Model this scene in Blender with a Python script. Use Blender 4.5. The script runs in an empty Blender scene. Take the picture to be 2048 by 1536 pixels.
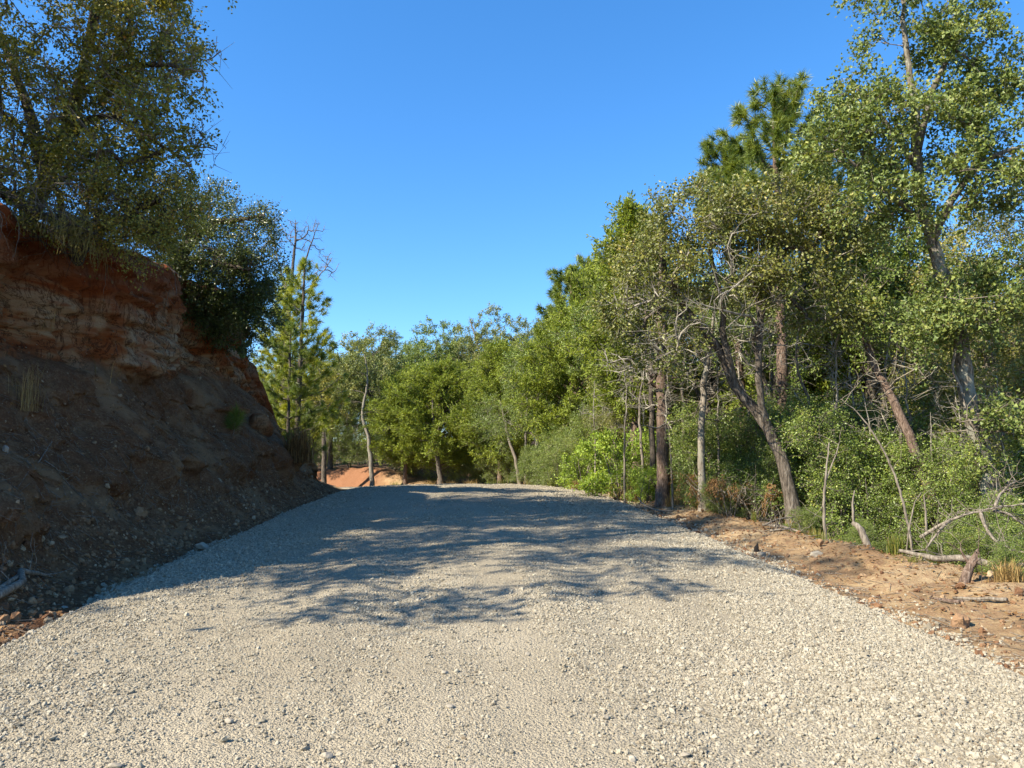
import bpy, math, random
import numpy as np

rad = math.radians
scene = bpy.context.scene
C = scene.collection

# ------------------------------------------------------------------ camera
F = 26.0 / 36.0 * 2048.0
PITCH = rad(6.56)
CAM = np.array([0.0, 0.0, 1.5])
cd = bpy.data.cameras.new("camera")
cam = bpy.data.objects.new("camera", cd)
C.objects.link(cam)
cd.lens = 26.0
cd.sensor_width = 36.0
cd.clip_start = 0.05
cd.clip_end = 3000.0
cam.location = CAM
cam.rotation_euler = (math.pi / 2 + PITCH, 0, 0)
scene.camera = cam

# ------------------------------------------------------------------ sky, sun, exposure
SUN_EL = rad(39)
SUN_FROM = np.array([-0.865, -0.50])         # ground direction towards the sun: left and behind
SUN_FROM = SUN_FROM / np.linalg.norm(SUN_FROM)
world = bpy.data.worlds.new("World")
scene.world = world
world.use_nodes = True
wn, wl = world.node_tree.nodes, world.node_tree.links
sky = wn.new("ShaderNodeTexSky")
sky.sky_type = 'NISHITA'
sky.sun_disc = False
sky.sun_elevation = SUN_EL
sky.sun_rotation = math.atan2(SUN_FROM[0], SUN_FROM[1]) % (2 * math.pi)
sky.altitude = 1200
sky.air_density = 1.0
sky.dust_density = 0.0
sky.ozone_density = 4.0
hsv = wn.new("ShaderNodeHueSaturation")
hsv.inputs['Hue'].default_value = 0.503
hsv.inputs['Saturation'].default_value = 1.33
hsv.inputs['Value'].default_value = 1.0
wl.new(sky.outputs[0], hsv.inputs['Color'])
gam = wn.new("ShaderNodeGamma")
gam.inputs['Gamma'].default_value = 0.85
wl.new(sky.outputs[0], gam.inputs['Color'])
wl.new(gam.outputs[0], hsv.inputs['Color'])
wl.new(hsv.outputs[0], wn['Background'].inputs['Color'])
wn['Background'].inputs['Strength'].default_value = 0.126

sl = bpy.data.lights.new("sun", 'SUN')
sl.energy = 4.2
sl.angle = rad(0.55)
sl.color = (1.0, 0.90, 0.735)
sun = bpy.data.objects.new("sun", sl)
C.objects.link(sun)
from mathutils import Vector
to_sun = Vector((SUN_FROM[0] * math.cos(SUN_EL), SUN_FROM[1] * math.cos(SUN_EL), math.sin(SUN_EL)))
sun.rotation_euler = to_sun.to_track_quat('Z', 'Y').to_euler()
sun.location = (-20, -6, 20)

vs = scene.view_settings
vs.view_transform = 'Standard'
vs.look = 'None'
vs.gamma = 1.0
vs.use_curve_mapping = False
vs.exposure = 1.6

cy = scene.cycles
cy.max_bounces = 6
cy.diffuse_bounces = 3
cy.glossy_bounces = 2
cy.transmission_bounces = 4
cy.transparent_max_bounces = 4
cy.caustics_reflective = False
cy.caustics_refractive = False
cy.sample_clamp_indirect = 4.0


# ------------------------------------------------------------------ helpers
def at(px, py, depth):
    """point in the place at a given distance ahead, along the view ray of the photograph"""
    dx, dy = (px - 1024) / F, (768 - py) / F
    d = np.array([dx, math.cos(PITCH) - dy * math.sin(PITCH), math.sin(PITCH) + dy * math.cos(PITCH)])
    return CAM + d * (depth / d[1])


def _hash(ix, iy, iz, seed):
    h = (ix * 374761393 + iy * 668265263 + iz * 2147483647 + seed * 1274126177) & 0xFFFFFFFF
    h = ((h ^ (h >> 13)) * 1274126177) & 0xFFFFFFFF
    h = h ^ (h >> 16)
    return (h & 0xFFFFFF) / float(0xFFFFFF)


def vnoise(x, y, z, seed=0):
    x, y, z = np.broadcast_arrays(np.asarray(x, float), np.asarray(y, float), np.asarray(z, float))
    ix, iy, iz = np.floor(x).astype(np.int64), np.floor(y).astype(np.int64), np.floor(z).astype(np.int64)
    fx, fy, fz = x - ix, y - iy, z - iz
    fx, fy, fz = fx * fx * (3 - 2 * fx), fy * fy * (3 - 2 * fy), fz * fz * (3 - 2 * fz)
    r = 0
    for a in (0, 1):
        for b in (0, 1):
            for c in (0, 1):
                w = (fx if a else 1 - fx) * (fy if b else 1 - fy) * (fz if c else 1 - fz)
                r = r + w * _hash(ix + a, iy + b, iz + c, seed)
    return r * 2 - 1


def fbm(x, y, z, oct=4, seed=0, gain=0.5):
    r, a, f = 0, 1.0, 1.0
    for i in range(oct):
        r = r + a * vnoise(x * f + 17.3 * i, y * f, z * f, seed + i)
        a *= gain
        f *= 2.03
    return r


def sstep(x, a, b):
    t = np.clip((np.asarray(x, float) - a) / (b - a), 0, 1)
    return t * t * (3 - 2 * t)


def unit(v):
    return v / (np.linalg.norm(v, axis=-1, keepdims=True) + 1e-9)


class Geo:
    """collects vertices and faces; build() links them as ONE mesh object"""

    def __init__(self):
        self.v, self.t, self.q, self.tint, self.n = [], [], [], [], 0

    def add(self, V, T=None, Q=None, tint=0.5):
        V = np.asarray(V, np.float32).reshape(-1, 3)
        if T is not None and len(T):
            self.t.append(np.asarray(T, np.int64).reshape(-1, 3) + self.n)
        if Q is not None and len(Q):
            self.q.append(np.asarray(Q, np.int64).reshape(-1, 4) + self.n)
        self.tint.append(np.broadcast_to(np.asarray(tint, np.float32), (len(V),)).copy())
        self.v.append(V)
        self.n += len(V)

    def mesh(self, name, mat, origin=(0, 0, 0), smooth=False, extra=None):
        me = bpy.data.meshes.new(name)
        V = np.concatenate(self.v) - np.asarray(origin, np.float32)
        T = np.concatenate(self.t) if self.t else np.zeros((0, 3), np.int64)
        Q = np.concatenate(self.q) if self.q else np.zeros((0, 4), np.int64)
        nl = len(T) * 3 + len(Q) * 4
        me.vertices.add(len(V))
        me.vertices.foreach_set("co", V.astype(np.float32).ravel())
        me.loops.add(nl)
        me.loops.foreach_set("vertex_index", np.concatenate([T.ravel(), Q.ravel()]).astype(np.int32))
        me.polygons.add(len(T) + len(Q))
        st = np.concatenate([np.arange(len(T)) * 3, len(T) * 3 + np.arange(len(Q)) * 4]).astype(np.int32)
        me.polygons.foreach_set("loop_start", st)
        if smooth:
            me.polygons.foreach_set("use_smooth", np.ones(len(T) + len(Q), bool))
        a = me.attributes.new("tint", 'FLOAT', 'POINT')
        a.data.foreach_set("value", np.concatenate(self.tint).astype(np.float32))
        for k, arr in (extra or {}).items():
            a = me.attributes.new(k, 'FLOAT', 'POINT')
            a.data.foreach_set("value", np.asarray(arr, np.float32).ravel())
        me.update()
        me.validate()
        me.materials.append(mat)
        return me

    def build(self, name, mat, parent=None, smooth=False, extra=None):
        org = tuple(parent.location) if parent is not None else (0, 0, 0)
        o = bpy.data.objects.new(name, self.mesh(name, mat, org, smooth, extra))
        C.objects.link(o)
        if parent is not None:
            o.parent = parent
        return o


def tag(o, label=None, cat=None, group=None, kind=None):
    if label:
        o["label"] = label
    if cat:
        o["category"] = cat
    if group:
        o["group"] = group
    if kind:
        o["kind"] = kind
    return o


def thing(name, label, cat, loc, group=None):
    o = bpy.data.objects.new(name, None)
    o.empty_display_size = 0.2
    C.objects.link(o)
    o.location = tuple(float(a) for a in loc)
    return tag(o, label, cat, group)


def copy_thing(o, loc, rz, s, label=None, group=None, rx=0.0):
    r = o.copy()
    C.objects.link(r)
    r.location = tuple(float(a) for a in loc)
    r.rotation_euler = (rx, 0, rz)
    r.scale = (s[0], s[1], s[2]) if hasattr(s, '__len__') else (s, s, s)
    if label:
        r["label"] = label
    if group:
        r["group"] = group
    for ch in list(o.children):
        c = ch.copy()
        C.objects.link(c)
        c.parent = r
    return r


# ------------------------------------------------------------------ materials
def new_mat(name):
    m = bpy.data.materials.new(name)
    m.use_nodes = True
    nt = m.node_tree
    nt.nodes.clear()
    return m, nt, nt.nodes, nt.links


def N(nt, kind, **kw):
    n = nt.nodes.new(kind)
    for k, v in kw.items():
        if k in n.inputs:
            n.inputs[k].default_value = v
        else:
            setattr(n, k, v)
    return n


def ramp(nt, fac, stops, interp='LINEAR'):
    r = nt.nodes.new("ShaderNodeValToRGB")
    r.color_ramp.interpolation = interp
    e = r.color_ramp.elements
    while len(e) < len(stops):
        e.new(0.5)
    for el, (p, c) in zip(e, stops):
        el.position = p
        el.color = (*c, 1)
    nt.links.new(fac, r.inputs[0])
    return r.outputs[0]


def mix(nt, fac, a, b, mode='MIX'):
    m = nt.nodes.new("ShaderNodeMix")
    m.data_type = 'RGBA'
    m.blend_type = mode
    for sock, val in ((m.inputs[0], fac), (m.inputs[6], a), (m.inputs[7], b)):
        if isinstance(val, bpy.types.NodeSocket):
            nt.links.new(val, sock)
        elif hasattr(val, '__len__'):
            sock.default_value = (*val, 1)
        else:
            sock.default_value = val
    return m.outputs[2]


def math_(nt, op, a, b=0.0, clamp=False):
    m = nt.nodes.new("ShaderNodeMath")
    m.operation = op
    m.use_clamp = clamp
    for s, v in ((m.inputs[0], a), (m.inputs[1], b)):
        if isinstance(v, bpy.types.NodeSocket):
            nt.links.new(v, s)
        else:
            s.default_value = v
    return m.outputs[0]


def attr(nt, name):
    a = nt.nodes.new("ShaderNodeAttribute")
    a.attribute_name = name
    return a.outputs['Fac']


def noise(nt, vec, scale, detail=4.0, rough=0.55, dist=0.0):
    n = nt.nodes.new("ShaderNodeTexNoise")
    n.inputs['Scale'].default_value = scale
    n.inputs['Detail'].default_value = detail
    n.inputs['Roughness'].default_value = rough
    n.inputs['Distortion'].default_value = dist
    nt.links.new(vec, n.inputs['Vector'])
    return n.outputs['Fac']


def objco(nt, scale=(1, 1, 1)):
    t = nt.nodes.new("ShaderNodeTexCoord")
    mp = nt.nodes.new("ShaderNodeMapping")
    mp.inputs['Scale'].default_value = scale
    nt.links.new(t.outputs['Object'], mp.inputs['Vector'])
    return mp.outputs['Vector']


def bump(nt, h, strength=0.5, dist=0.02):
    b = nt.nodes.new("ShaderNodeBump")
    b.inputs['Strength'].default_value = strength
    b.inputs['Distance'].default_value = dist
    nt.links.new(h, b.inputs['Height'])
    return b.outputs['Normal']


def finish(nt, col, rough=0.9, spec=0.2, normal=None, trans=None, trans_fac=0.35):
    p = nt.nodes.new("ShaderNodeBsdfPrincipled")
    p.inputs['Roughness'].default_value = rough
    p.inputs['Specular IOR Level'].default_value = spec
    if isinstance(col, bpy.types.NodeSocket):
        nt.links.new(col, p.inputs['Base Color'])
    else:
        p.inputs['Base Color'].default_value = (*col, 1)
    if normal is not None:
        nt.links.new(normal, p.inputs['Normal'])
    out = nt.nodes.new("ShaderNodeOutputMaterial")
    sh = p.outputs[0]
    if trans is not None:
        t = nt.nodes.new("ShaderNodeBsdfTranslucent")
        nt.links.new(trans, t.inputs['Color'])
        m = nt.nodes.new("ShaderNodeMixShader")
        m.inputs[0].default_value = trans_fac
        nt.links.new(sh, m.inputs[1])
        nt.links.new(t.outputs[0], m.inputs[2])
        sh = m.outputs[0]
    nt.links.new(sh, out.inputs['Surface'])


LEAF_GAIN = (2.15, 1.95, 1.25)


def leaf_mat(name, stops, rough=0.5, spec=0.35, tf=0.32, yellow=(1.25, 1.15, 0.5)):
    m, nt, nd, lk = new_mat(name)
    col = ramp(nt, attr(nt, "tint"), [(p, tuple(min(.6, a * b) for a, b in zip(c, LEAF_GAIN))) for p, c in stops])
    tr = mix(nt, 1.0, col, yellow, 'MULTIPLY')
    finish(nt, col, rough, spec, None, tr, tf)
    return m


def bark_mat(name, a, b, c, vscale=(14, 14, 3.0), bdist=0.02, patch=None):
    m, nt, nd, lk = new_mat(name)
    co = objco(nt, vscale)
    n1 = noise(nt, co, 1.6, 6, 0.65, 0.6)
    col = ramp(nt, n1, [(0.32, a), (0.52, b), (0.7, c)])
    if patch:
        n2 = noise(nt, objco(nt, (1, 1, 0.6)), 5.0, 4, 0.6)
        col = mix(nt, ramp(nt, n2, [(0.5, (0, 0, 0)), (0.6, (1, 1, 1))]), col, patch)
    finish(nt, col, 0.95, 0.1, bump(nt, n1, 0.9, bdist))
    return m


M = {}
M['bark_pale'] = bark_mat("bark_pale", (0.07, 0.058, 0.045), (0.21, 0.182, 0.145), (0.34, 0.31, 0.26), patch=(0.21, 0.20, 0.16))
M['bark_grey'] = bark_mat("bark_grey", (0.03, 0.025, 0.02), (0.12, 0.10, 0.08), (0.25, 0.22, 0.18), (18, 18, 3.4), 0.045)
M['bark_oak'] = bark_mat("bark_oak", (0.04, 0.034, 0.027), (0.15, 0.13, 0.10), (0.29, 0.265, 0.215), (17, 17, 3.2), 0.035, patch=(0.24, 0.235, 0.19))
M['bark_dark'] = bark_mat("bark_dark", (0.03, 0.025, 0.02), (0.09, 0.075, 0.06), (0.17, 0.145, 0.12), (22, 22, 4), 0.03)
M['bark_pine'] = bark_mat("bark_pine", (0.04, 0.028, 0.021), (0.15, 0.105, 0.08), (0.26, 0.205, 0.165), (20, 20, 7), 0.03)
M['dead_wood'] = bark_mat("dead_wood", (0.06, 0.05, 0.039), (0.185, 0.158, 0.125), (0.30, 0.265, 0.215), (18, 18, 3), 0.01)
M['pale_twig'] = bark_mat("pale_twig", (0.10, 0.09, 0.072), (0.27, 0.245, 0.20), (0.40, 0.37, 0.31), (6, 6, 6), 0.002)
M['twig'] = bark_mat("twig", (0.08, 0.066, 0.052), (0.20, 0.17, 0.135), (0.31, 0.28, 0.23), (5, 5, 5), 0.002)
M['twig_dark'] = bark_mat("twig_dark", (0.04, 0.034, 0.028), (0.10, 0.085, 0.07), (0.2, 0.18, 0.15), (5, 5, 5), 0.002)
M['leaf_left_oak'] = leaf_mat("leaf_left_oak", [(0, (0.056, 0.066, 0.02)), (0.45, (0.105, 0.115, 0.034)), (0.75, (0.15, 0.15, 0.042)), (0.93, (0.18, 0.155, 0.045)), (1, (0.16, 0.10, 0.035))])
M['leaf_dark'] = leaf_mat("leaf_dark", [(0, (0.026, 0.042, 0.016)), (0.6, (0.055, 0.078, 0.028)), (1, (0.10, 0.115, 0.045))], 0.38, 0.5, 0.25)
M['leaf_post_oak'] = leaf_mat("leaf_post_oak", [(0, (0.042, 0.068, 0.028)), (0.5, (0.08, 0.114, 0.044)), (0.85, (0.125, 0.155, 0.062)), (1, (0.165, 0.17, 0.075))], 0.5, 0.4, 0.3)
M['leaf_olive'] = leaf_mat("leaf_olive", [(0, (0.042, 0.060, 0.022)), (0.5, (0.084, 0.102, 0.038)), (0.85, (0.135, 0.142, 0.052)), (1, (0.20, 0.17, 0.066))], 0.45, 0.45, 0.3)
M['leaf_green'] = leaf_mat("leaf_green", [(0, (0.04, 0.065, 0.022)), (0.5, (0.075, 0.115, 0.035)), (0.85, (0.12, 0.165, 0.05)), (1, (0.18, 0.2, 0.06))], 0.42, 0.5, 0.3)
M['leaf_holly'] = leaf_mat("leaf_holly", [(0, (0.04, 0.064, 0.02)), (0.5, (0.08, 0.112, 0.034)), (1, (0.135, 0.155, 0.05))], 0.38, 0.5, 0.28)
M['leaf_grey'] = leaf_mat("leaf_grey", [(0, (0.05, 0.07, 0.03)), (0.5, (0.09, 0.115, 0.05)), (0.9, (0.14, 0.16, 0.07)), (1, (0.2, 0.18, 0.09))], 0.5, 0.4, 0.3)
M['leaf_bright'] = leaf_mat("leaf_bright", [(0, (0.06, 0.10, 0.02)), (0.5, (0.12, 0.19, 0.035)), (1, (0.2, 0.26, 0.05))], 0.45, 0.4, 0.35)
M['leaf_brown'] = leaf_mat("leaf_brown", [(0, (0.045, 0.026, 0.015)), (0.5, (0.095, 0.057, 0.034)), (1, (0.17, 0.12, 0.08))], 0.7, 0.2, 0.25, (1.1, 0.9, 0.6))
M['cedar'] = leaf_mat("cedar", [(0, (0.05, 0.076, 0.014)), (0.5, (0.094, 0.132, 0.023)), (1, (0.15, 0.18, 0.04))], 0.6, 0.25, 0.3)
M['needle'] = leaf_mat("needle", [(0, (0.055, 0.085, 0.016)), (0.5, (0.13, 0.165, 0.026)), (1, (0.22, 0.235, 0.045))], 0.42, 0.45, 0.3)
M['needle_dark'] = leaf_mat("needle_dark", [(0, (0.034, 0.058, 0.016)), (0.5, (0.072, 0.108, 0.026)), (1, (0.145, 0.17, 0.04))], 0.42, 0.45, 0.3)
M['dry_grass'] = leaf_mat("dry_grass", [(0, (0.08, 0.058, 0.034)), (0.5, (0.16, 0.118, 0.07)), (1, (0.25, 0.195, 0.125))], 0.7, 0.2, 0.3, (1, 0.95, 0.8))
M['fresh_grass'] = leaf_mat("fresh_grass", [(0, (0.035, 0.055, 0.014)), (0.6, (0.08, 0.105, 0.028)), (1, (0.18, 0.16, 0.07))], 0.5, 0.4, 0.35)
M['moss'] = leaf_mat("moss", [(0, (0.085, 0.08, 0.045)), (0.5, (0.15, 0.145, 0.085)), (1, (0.21, 0.205, 0.125))], 0.9, 0.05, 0.35, (1, 1, 0.8))
M['cactus'] = leaf_mat("cactus", [(0, (0.05, 0.09, 0.04)), (1, (0.1, 0.14, 0.06))], 0.5, 0.4, 0.05)


# ------------------------------------------------------------------ the road line: straight, then a left turn over the crest
S_ARC, R_ARC, A_ARC = 26.0, 16.0, rad(95)
K = -0.072
DIR0 = np.array([K, 1.0]) / math.hypot(K, 1)
P0 = np.array([0.2, 0.0])
_ss = np.arange(-320, 26.01, 0.5)
CL = [P0 + DIR0 * s for s in _ss]
ctr = CL[-1] + np.array([-DIR0[1], DIR0[0]]) * R_ARC
SS = list(_ss)
a0 = math.atan2(CL[-1][1] - ctr[1], CL[-1][0] - ctr[0])
for k in range(1, 60):
    a = A_ARC * k / 59
    CL.append(ctr + R_ARC * np.array([math.cos(a0 + a), math.sin(a0 + a)]))
    SS.append(S_ARC + R_ARC * a)
d_end = unit(CL[-1] - CL[-2])
for k in range(1, 60):
    CL.append(CL[-1] + d_end * 2)
    SS.append(SS[-1] + 2)
CL, SS = np.array(CL), np.array(SS)
TAN = unit(np.gradient(CL, axis=0))


def road_su(x, y):
    x, y = np.asarray(x, float).ravel(), np.asarray(y, float).ravel()
    s, u = np.empty(len(x)), np.empty(len(x))
    for i in range(0, len(x), 8192):
        P = np.stack([x[i:i + 8192], y[i:i + 8192]], 1)
        d2 = ((P[:, None, :] - CL[None]) ** 2).sum(2)
        j = d2.argmin(1)
        r = P - CL[j]
        s[i:i + 8192] = SS[j] + (r * TAN[j]).sum(1)
        u[i:i + 8192] = r[:, 0] * TAN[j][:, 1] - r[:, 1] * TAN[j][:, 0]
    return s, u


def zroad(s):
    s = np.asarray(s, float)
    z = 0.05 * np.minimum(s, 14)
    t = np.clip(s - 14, 0, 18)
    z = z + 0.05 * t - 0.0024 * t * t
    z = z - 0.030 * np.clip(s - 32, 0, 16)
    return np.where(s < -6, -0.3 + 0.02 * (s + 6), z)


def terrain(x, y):
    sh = np.shape(x)
    s, u = road_su(x, y)
    x, y = np.asarray(x, float).ravel(), np.asarray(y, float).ravel()
    base = zroad(s)
    z = base - 0.06 - 0.008 * np.minimum(np.abs(u), 4.0) ** 2
    # right verge: a low worn berm, then the wood floor drops away
    wv = 1.35 + 0.9 * sstep(-s, -11, -5) + 0.35 * vnoise(s * 0.45, 0, 0, 5)
    b = u - 3.65
    berm = 0.09 * sstep(b, 0.1, wv) + 0.06 * sstep(b, wv - 0.9, wv) * (1 + 0.6 * vnoise(s * 1.3, 1.7, 0, 9))
    drop = -np.clip(b - wv, 0, 5.5) * 0.30 * (1 - sstep(s, 24, 33))
    right = np.where(u > 0, berm + drop, 0)
    # outer side of the turn: low clay cut, wood floor climbing behind it
    cut = sstep(s, 38.5, 43) * sstep(u, 3.9, 5.6) * 1.05
    hill = np.clip(u - 5, 0, 400) * 0.05 * sstep(s, 29, 40) * np.where(u > 0, 1, 0)
    hill = np.minimum(hill, 7)
    # inner side past the end of the bank
    left = np.where(u < 0, np.minimum(np.clip(-u - 4.2, 0, 60) * 0.32, 3.0) * sstep(s, 19, 25), 0)
    rough = 0.05 * fbm(x * 1.1, y * 1.1, 0, 4, 3) * sstep(np.abs(u), 3.4, 5)
    rough = rough + 0.045 * fbm(x * 2.7, y * 2.7, 0, 3, 21) * sstep(np.abs(u), 3.7, 4.5)
    far = 0.5 * fbm(x * 0.03, y * 0.03, 0, 3, 8) * sstep(np.hypot(x, y), 45, 120)
    return (z + right + cut + hill + left + rough + far).reshape(sh)


def ground_z(x, y):
    return float(terrain(np.array([x]), np.array([y]))[0])


# ------------------------------------------------------------------ structure: ground, road, bank
def grid_geo(X, Y, Z, tint):
    n, m = X.shape
    i = np.arange(n * m).reshape(n, m)
    q = np.stack([i[:-1, :-1], i[1:, :-1], i[1:, 1:], i[:-1, 1:]], -1).reshape(-1, 4)
    g = Geo()
    g.add(np.stack([X, Y, Z], -1).reshape(-1, 3), None, q, np.asarray(tint).ravel())
    return g


def axis(lo, dlo, dhi, hi, step, grow=1.22):
    a = list(np.arange(dlo, dhi + 1e-6, step))
    s, x = step, dhi
    while x < hi:
        s *= grow
        x += s
        a.append(x)
    s, x = step, dlo
    pre = []
    while x > lo:
        s *= grow
        x -= s
        pre.append(x)
    return np.array(pre[::-1] + a)


# ground
xs = axis(-420, -12, 12, 420, 0.15)
ys = axis(-320, 2, 45, 500, 0.22)
X, Y = np.meshgrid(xs, ys, indexing='ij')
X, Y = X + 0, Y + 0
Z = terrain(X, Y)
s_, u_ = road_su(X, Y)
lit = (sstep(np.abs(u_) - (5.3 + 0.9 * sstep(-s_, -11, -5) + 0.6 * vnoise(X.ravel() * 0.8, Y.ravel() * 0.8, 0, 4)), -0.4, 0.8))
cutm = sstep(s_, 37, 40) * (u_ > 0)
lit = lit * (1 - cutm) + cutm * sstep(u_, 6.0, 7.5)
m, nt, nd, lk = new_mat("dirt_and_litter")
co = objco(nt)
n1 = noise(nt, co, 1.3, 6, 0.6)
n2 = noise(nt, co, 9.0, 6, 0.7)
n3 = noise(nt, co, 45.0, 4, 0.7)
dirt = ramp(nt, n1, [(0.3, (0.22, 0.138, 0.066)), (0.5, (0.33, 0.232, 0.122)), (0.72, (0.42, 0.33, 0.20))])
dirt = mix(nt, ramp(nt, n2, [(0.42, (0, 0, 0)), (0.72, (1, 1, 1))]), dirt, (0.19, 0.105, 0.06))
dirt = mix(nt, ramp(nt, n3, [(0.55, (0, 0, 0)), (0.75, (1, 1, 1))]), dirt, (0.46, 0.35, 0.23))
nS = noise(nt, co, 0.75, 5, 0.65, 0.7)
dirt = mix(nt, ramp(nt, nS, [(0.49, (0, 0, 0)), (0.66, (0.75, 0.75, 0.75))]), dirt, (0.14, 0.088, 0.05))
clay = mix(nt, n2, (0.18, 0.075, 0.034), (0.28, 0.15, 0.085))
dirt = mix(nt, attr(nt, "clay"), dirt, clay)
litc = ramp(nt, n3, [(0.3, (0.055, 0.035, 0.022)), (0.5, (0.13, 0.085, 0.055)), (0.7, (0.23, 0.165, 0.115))])
col = mix(nt, attr(nt, "tint"), dirt, litc)
hgt = math_(nt, 'ADD', math_(nt, 'MULTIPLY', n2, 0.6), math_(nt, 'MULTIPLY', n3, 0.4))
finish(nt, col, 0.95, 0.1, bump(nt, hgt, 0.9, 0.06))
M['ground'] = m
clay_m = sstep(s_, 40.5, 43) * (u_ > 0) * sstep(u_, 3.6, 4.2) * (1 - sstep(u_, 5.4, 6.3))
g = grid_geo(X, Y, Z, lit)
o = g.build("ground", M['ground'], None, True, {"clay": clay_m})
tag(o, kind='structure')

# gravel road
HW = 3.78
sr = np.arange(-9, 62, 0.11)
ur = np.linspace(-HW, HW, 66)
Sg, Ug = np.meshgrid(sr, ur, indexing='ij')
cx, cyy = np.interp(Sg, SS, CL[:, 0]), np.interp(Sg, SS, CL[:, 1])
tx, ty = np.interp(Sg, SS, TAN[:, 0]), np.interp(Sg, SS, TAN[:, 1])
edge = 1 + 0.06 * vnoise(Sg * 1.1, np.sign(Ug) * 5, 0, 31) * np.abs(Ug) / HW
Ue = Ug * edge


def road_surface(s, u):
    z = zroad(s) - 0.008 * u * u
    z = z + 0.018 * fbm(u * 1.6, s * 0.5, 0, 4, 12) + 0.006 * fbm(u * 7, s * 7, 0, 3, 13)
    ru = np.abs(np.abs(u - 0.15) - 0.95)
    z = z - 0.022 * np.exp(-(ru / 0.35) ** 2)
    return z - 0.10 * sstep(np.abs(u), HW - 0.30, HW) + 0.012


Zr = road_surface(Sg, Ue)
g = grid_geo(cx + ty * Ue, cyy - tx * Ue, Zr, 0.5)
m, nt, nd, lk = new_mat("gravel_bed")
co = objco(nt)
n1 = noise(nt, co, 0.9, 5, 0.6)
n3 = noise(nt, co, 60.0, 5, 0.75)
vor = N(nt, "ShaderNodeTexVoronoi", feature='F1')
vor.inputs['Scale'].default_value = 55.0
lk.new(co, vor.inputs['Vector'])
vor2 = N(nt, "ShaderNodeTexVoronoi", feature='F1')
vor2.inputs['Scale'].default_value = 110.0
lk.new(co, vor2.inputs['Vector'])
col = ramp(nt, n1, [(0.3, (0.26, 0.224, 0.16)), (0.7, (0.335, 0.292, 0.214))])
sep = N(nt, "ShaderNodeSeparateColor")
lk.new(vor2.outputs['Color'], sep.inputs[0])
col = mix(nt, 1.0, col, ramp(nt, sep.outputs[0], [(0, (0.70, 0.70, 0.72)), (0.6, (1, 1, 1)), (1, (1.12, 1.1, 1.06))]), 'MULTIPLY')
hgt = math_(nt, 'ADD', math_(nt, 'MULTIPLY', vor.outputs['Distance'], -0.8), math_(nt, 'MULTIPLY', vor2.outputs['Distance'], -0.6))
hgt = math_(nt, 'ADD', hgt, math_(nt, 'MULTIPLY', n3, 0.25))
finish(nt, col, 0.95, 0.15, bump(nt, hgt, 0.9, 0.013))
M['gravel_bed'] = m
o = g.build("gravel_road", M['gravel_bed'], None, True)
tag(o, kind='structure')

# cut bank on the inner side
prof = np.array([(-0.45, -0.25), (0.0, -0.02), (0.45, 0.10), (0.85, 0.42), (1.15, 0.95), (1.4, 1.25), (1.95, 1.65), (2.5, 2.15), (2.95, 2.65),
                 (3.08, 3.1), (3.12, 3.7), (3.05, 4.2), (2.95, 4.55), (3.02, 4.75), (3.4, 4.9), (4.6, 5.1), (8, 5.5), (15, 6.2), (32, 7.6), (70, 9.5)])
tt = np.concatenate([[0], np.cumsum(np.hypot(*np.diff(prof, axis=0).T))])
tp = np.concatenate([np.linspace(0, tt[15], 190), tt[15] + (tt[-1] - tt[15]) * np.linspace(0, 1, 26)[1:] ** 1.8])
od, oz = np.interp(tp, tt, prof[:, 0]), np.interp(tp, tt, prof[:, 1])
for _ in range(2):
    od[1:-1] = 0.25 * od[:-2] + 0.5 * od[1:-1] + 0.25 * od[2:]
    oz[1:-1] = 0.25 * oz[:-2] + 0.5 * oz[1:-1] + 0.25 * oz[2:]
DS = 0.055
sb = np.arange(1.0, 29.0, DS)
Sb, OD = np.meshgrid(sb, od, indexing='ij')
OZ = np.broadcast_to(oz, Sb.shape).copy()
warp = 0.5 * vnoise(Sb * 0.33, 0, 0, 50)
env = sstep(Sb, 4.2, 9.2) * (1 - 0.93 * sstep(Sb + 0.35 * vnoise(OZ * 0.8, Sb * 0.7, 0, 51), 21.5, 26.0)) * (1 - sstep(Sb, 25.5, 28.8))
face = sstep(OZ, 2.5, 2.9) * (1 - sstep(OD, 3.6, 4.6))
talus = 1 - sstep(OZ, 2.3, 2.8)
# recesses and buttresses running down the face
def ridge(x):
    return 1 - np.abs(x)
butt = 0.55 * vnoise(Sb * 0.42, OZ * 0.12, 0, 52) + 0.30 * vnoise(Sb * 1.15, OZ * 0.25, 0, 53)
gul = 0.55 * np.exp(-((Sb - 16.4 - 0.15 * OZ) / 0.45) ** 2) + 0.35 * sstep(Sb, 16.4, 17.0) + 0.30 * np.exp(-((Sb - 11.6) / 0.3) ** 2) + 0.25 * np.exp(-((Sb - 9.0) / 0.5) ** 2)
zz = OZ * 2.3 + 0.55 * vnoise(Sb * 0.4, 3, 0, 60) + 0.25 * vnoise(Sb * 1.7, OZ, 0, 64)
saw = (zz - np.floor(zz))
ledge = (0.30 * (saw ** 1.5) - 0.12) * (0.55 + 0.45 * vnoise(Sb * 0.55, np.floor(zz) * 3.1, 0, 54))
z2 = OZ * 6.5 + 0.5 * vnoise(Sb * 0.9, 1, 0, 67)
ledge = ledge + 0.07 * (z2 - np.floor(z2)) * (0.6 + 0.8 * vnoise(Sb * 1.3, np.floor(z2) * 2.3, 0, 55))
blocks = 0.16 * np.round(2.2 * vnoise(Sb * 1.05, OZ * 1.3, 0, 75)) / 2.2
crack = 0.38 * np.clip(1 - np.abs(vnoise(Sb * 0.75, OZ * 0.22 + 2, 0, 76)) / 0.07, 0, 1) + 0.22 * np.clip(1 - np.abs(vnoise(Sb * 1.3, OZ * 1.1, 0, 77)) / 0.06, 0, 1)
ledge = ledge + blocks + crack
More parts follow.
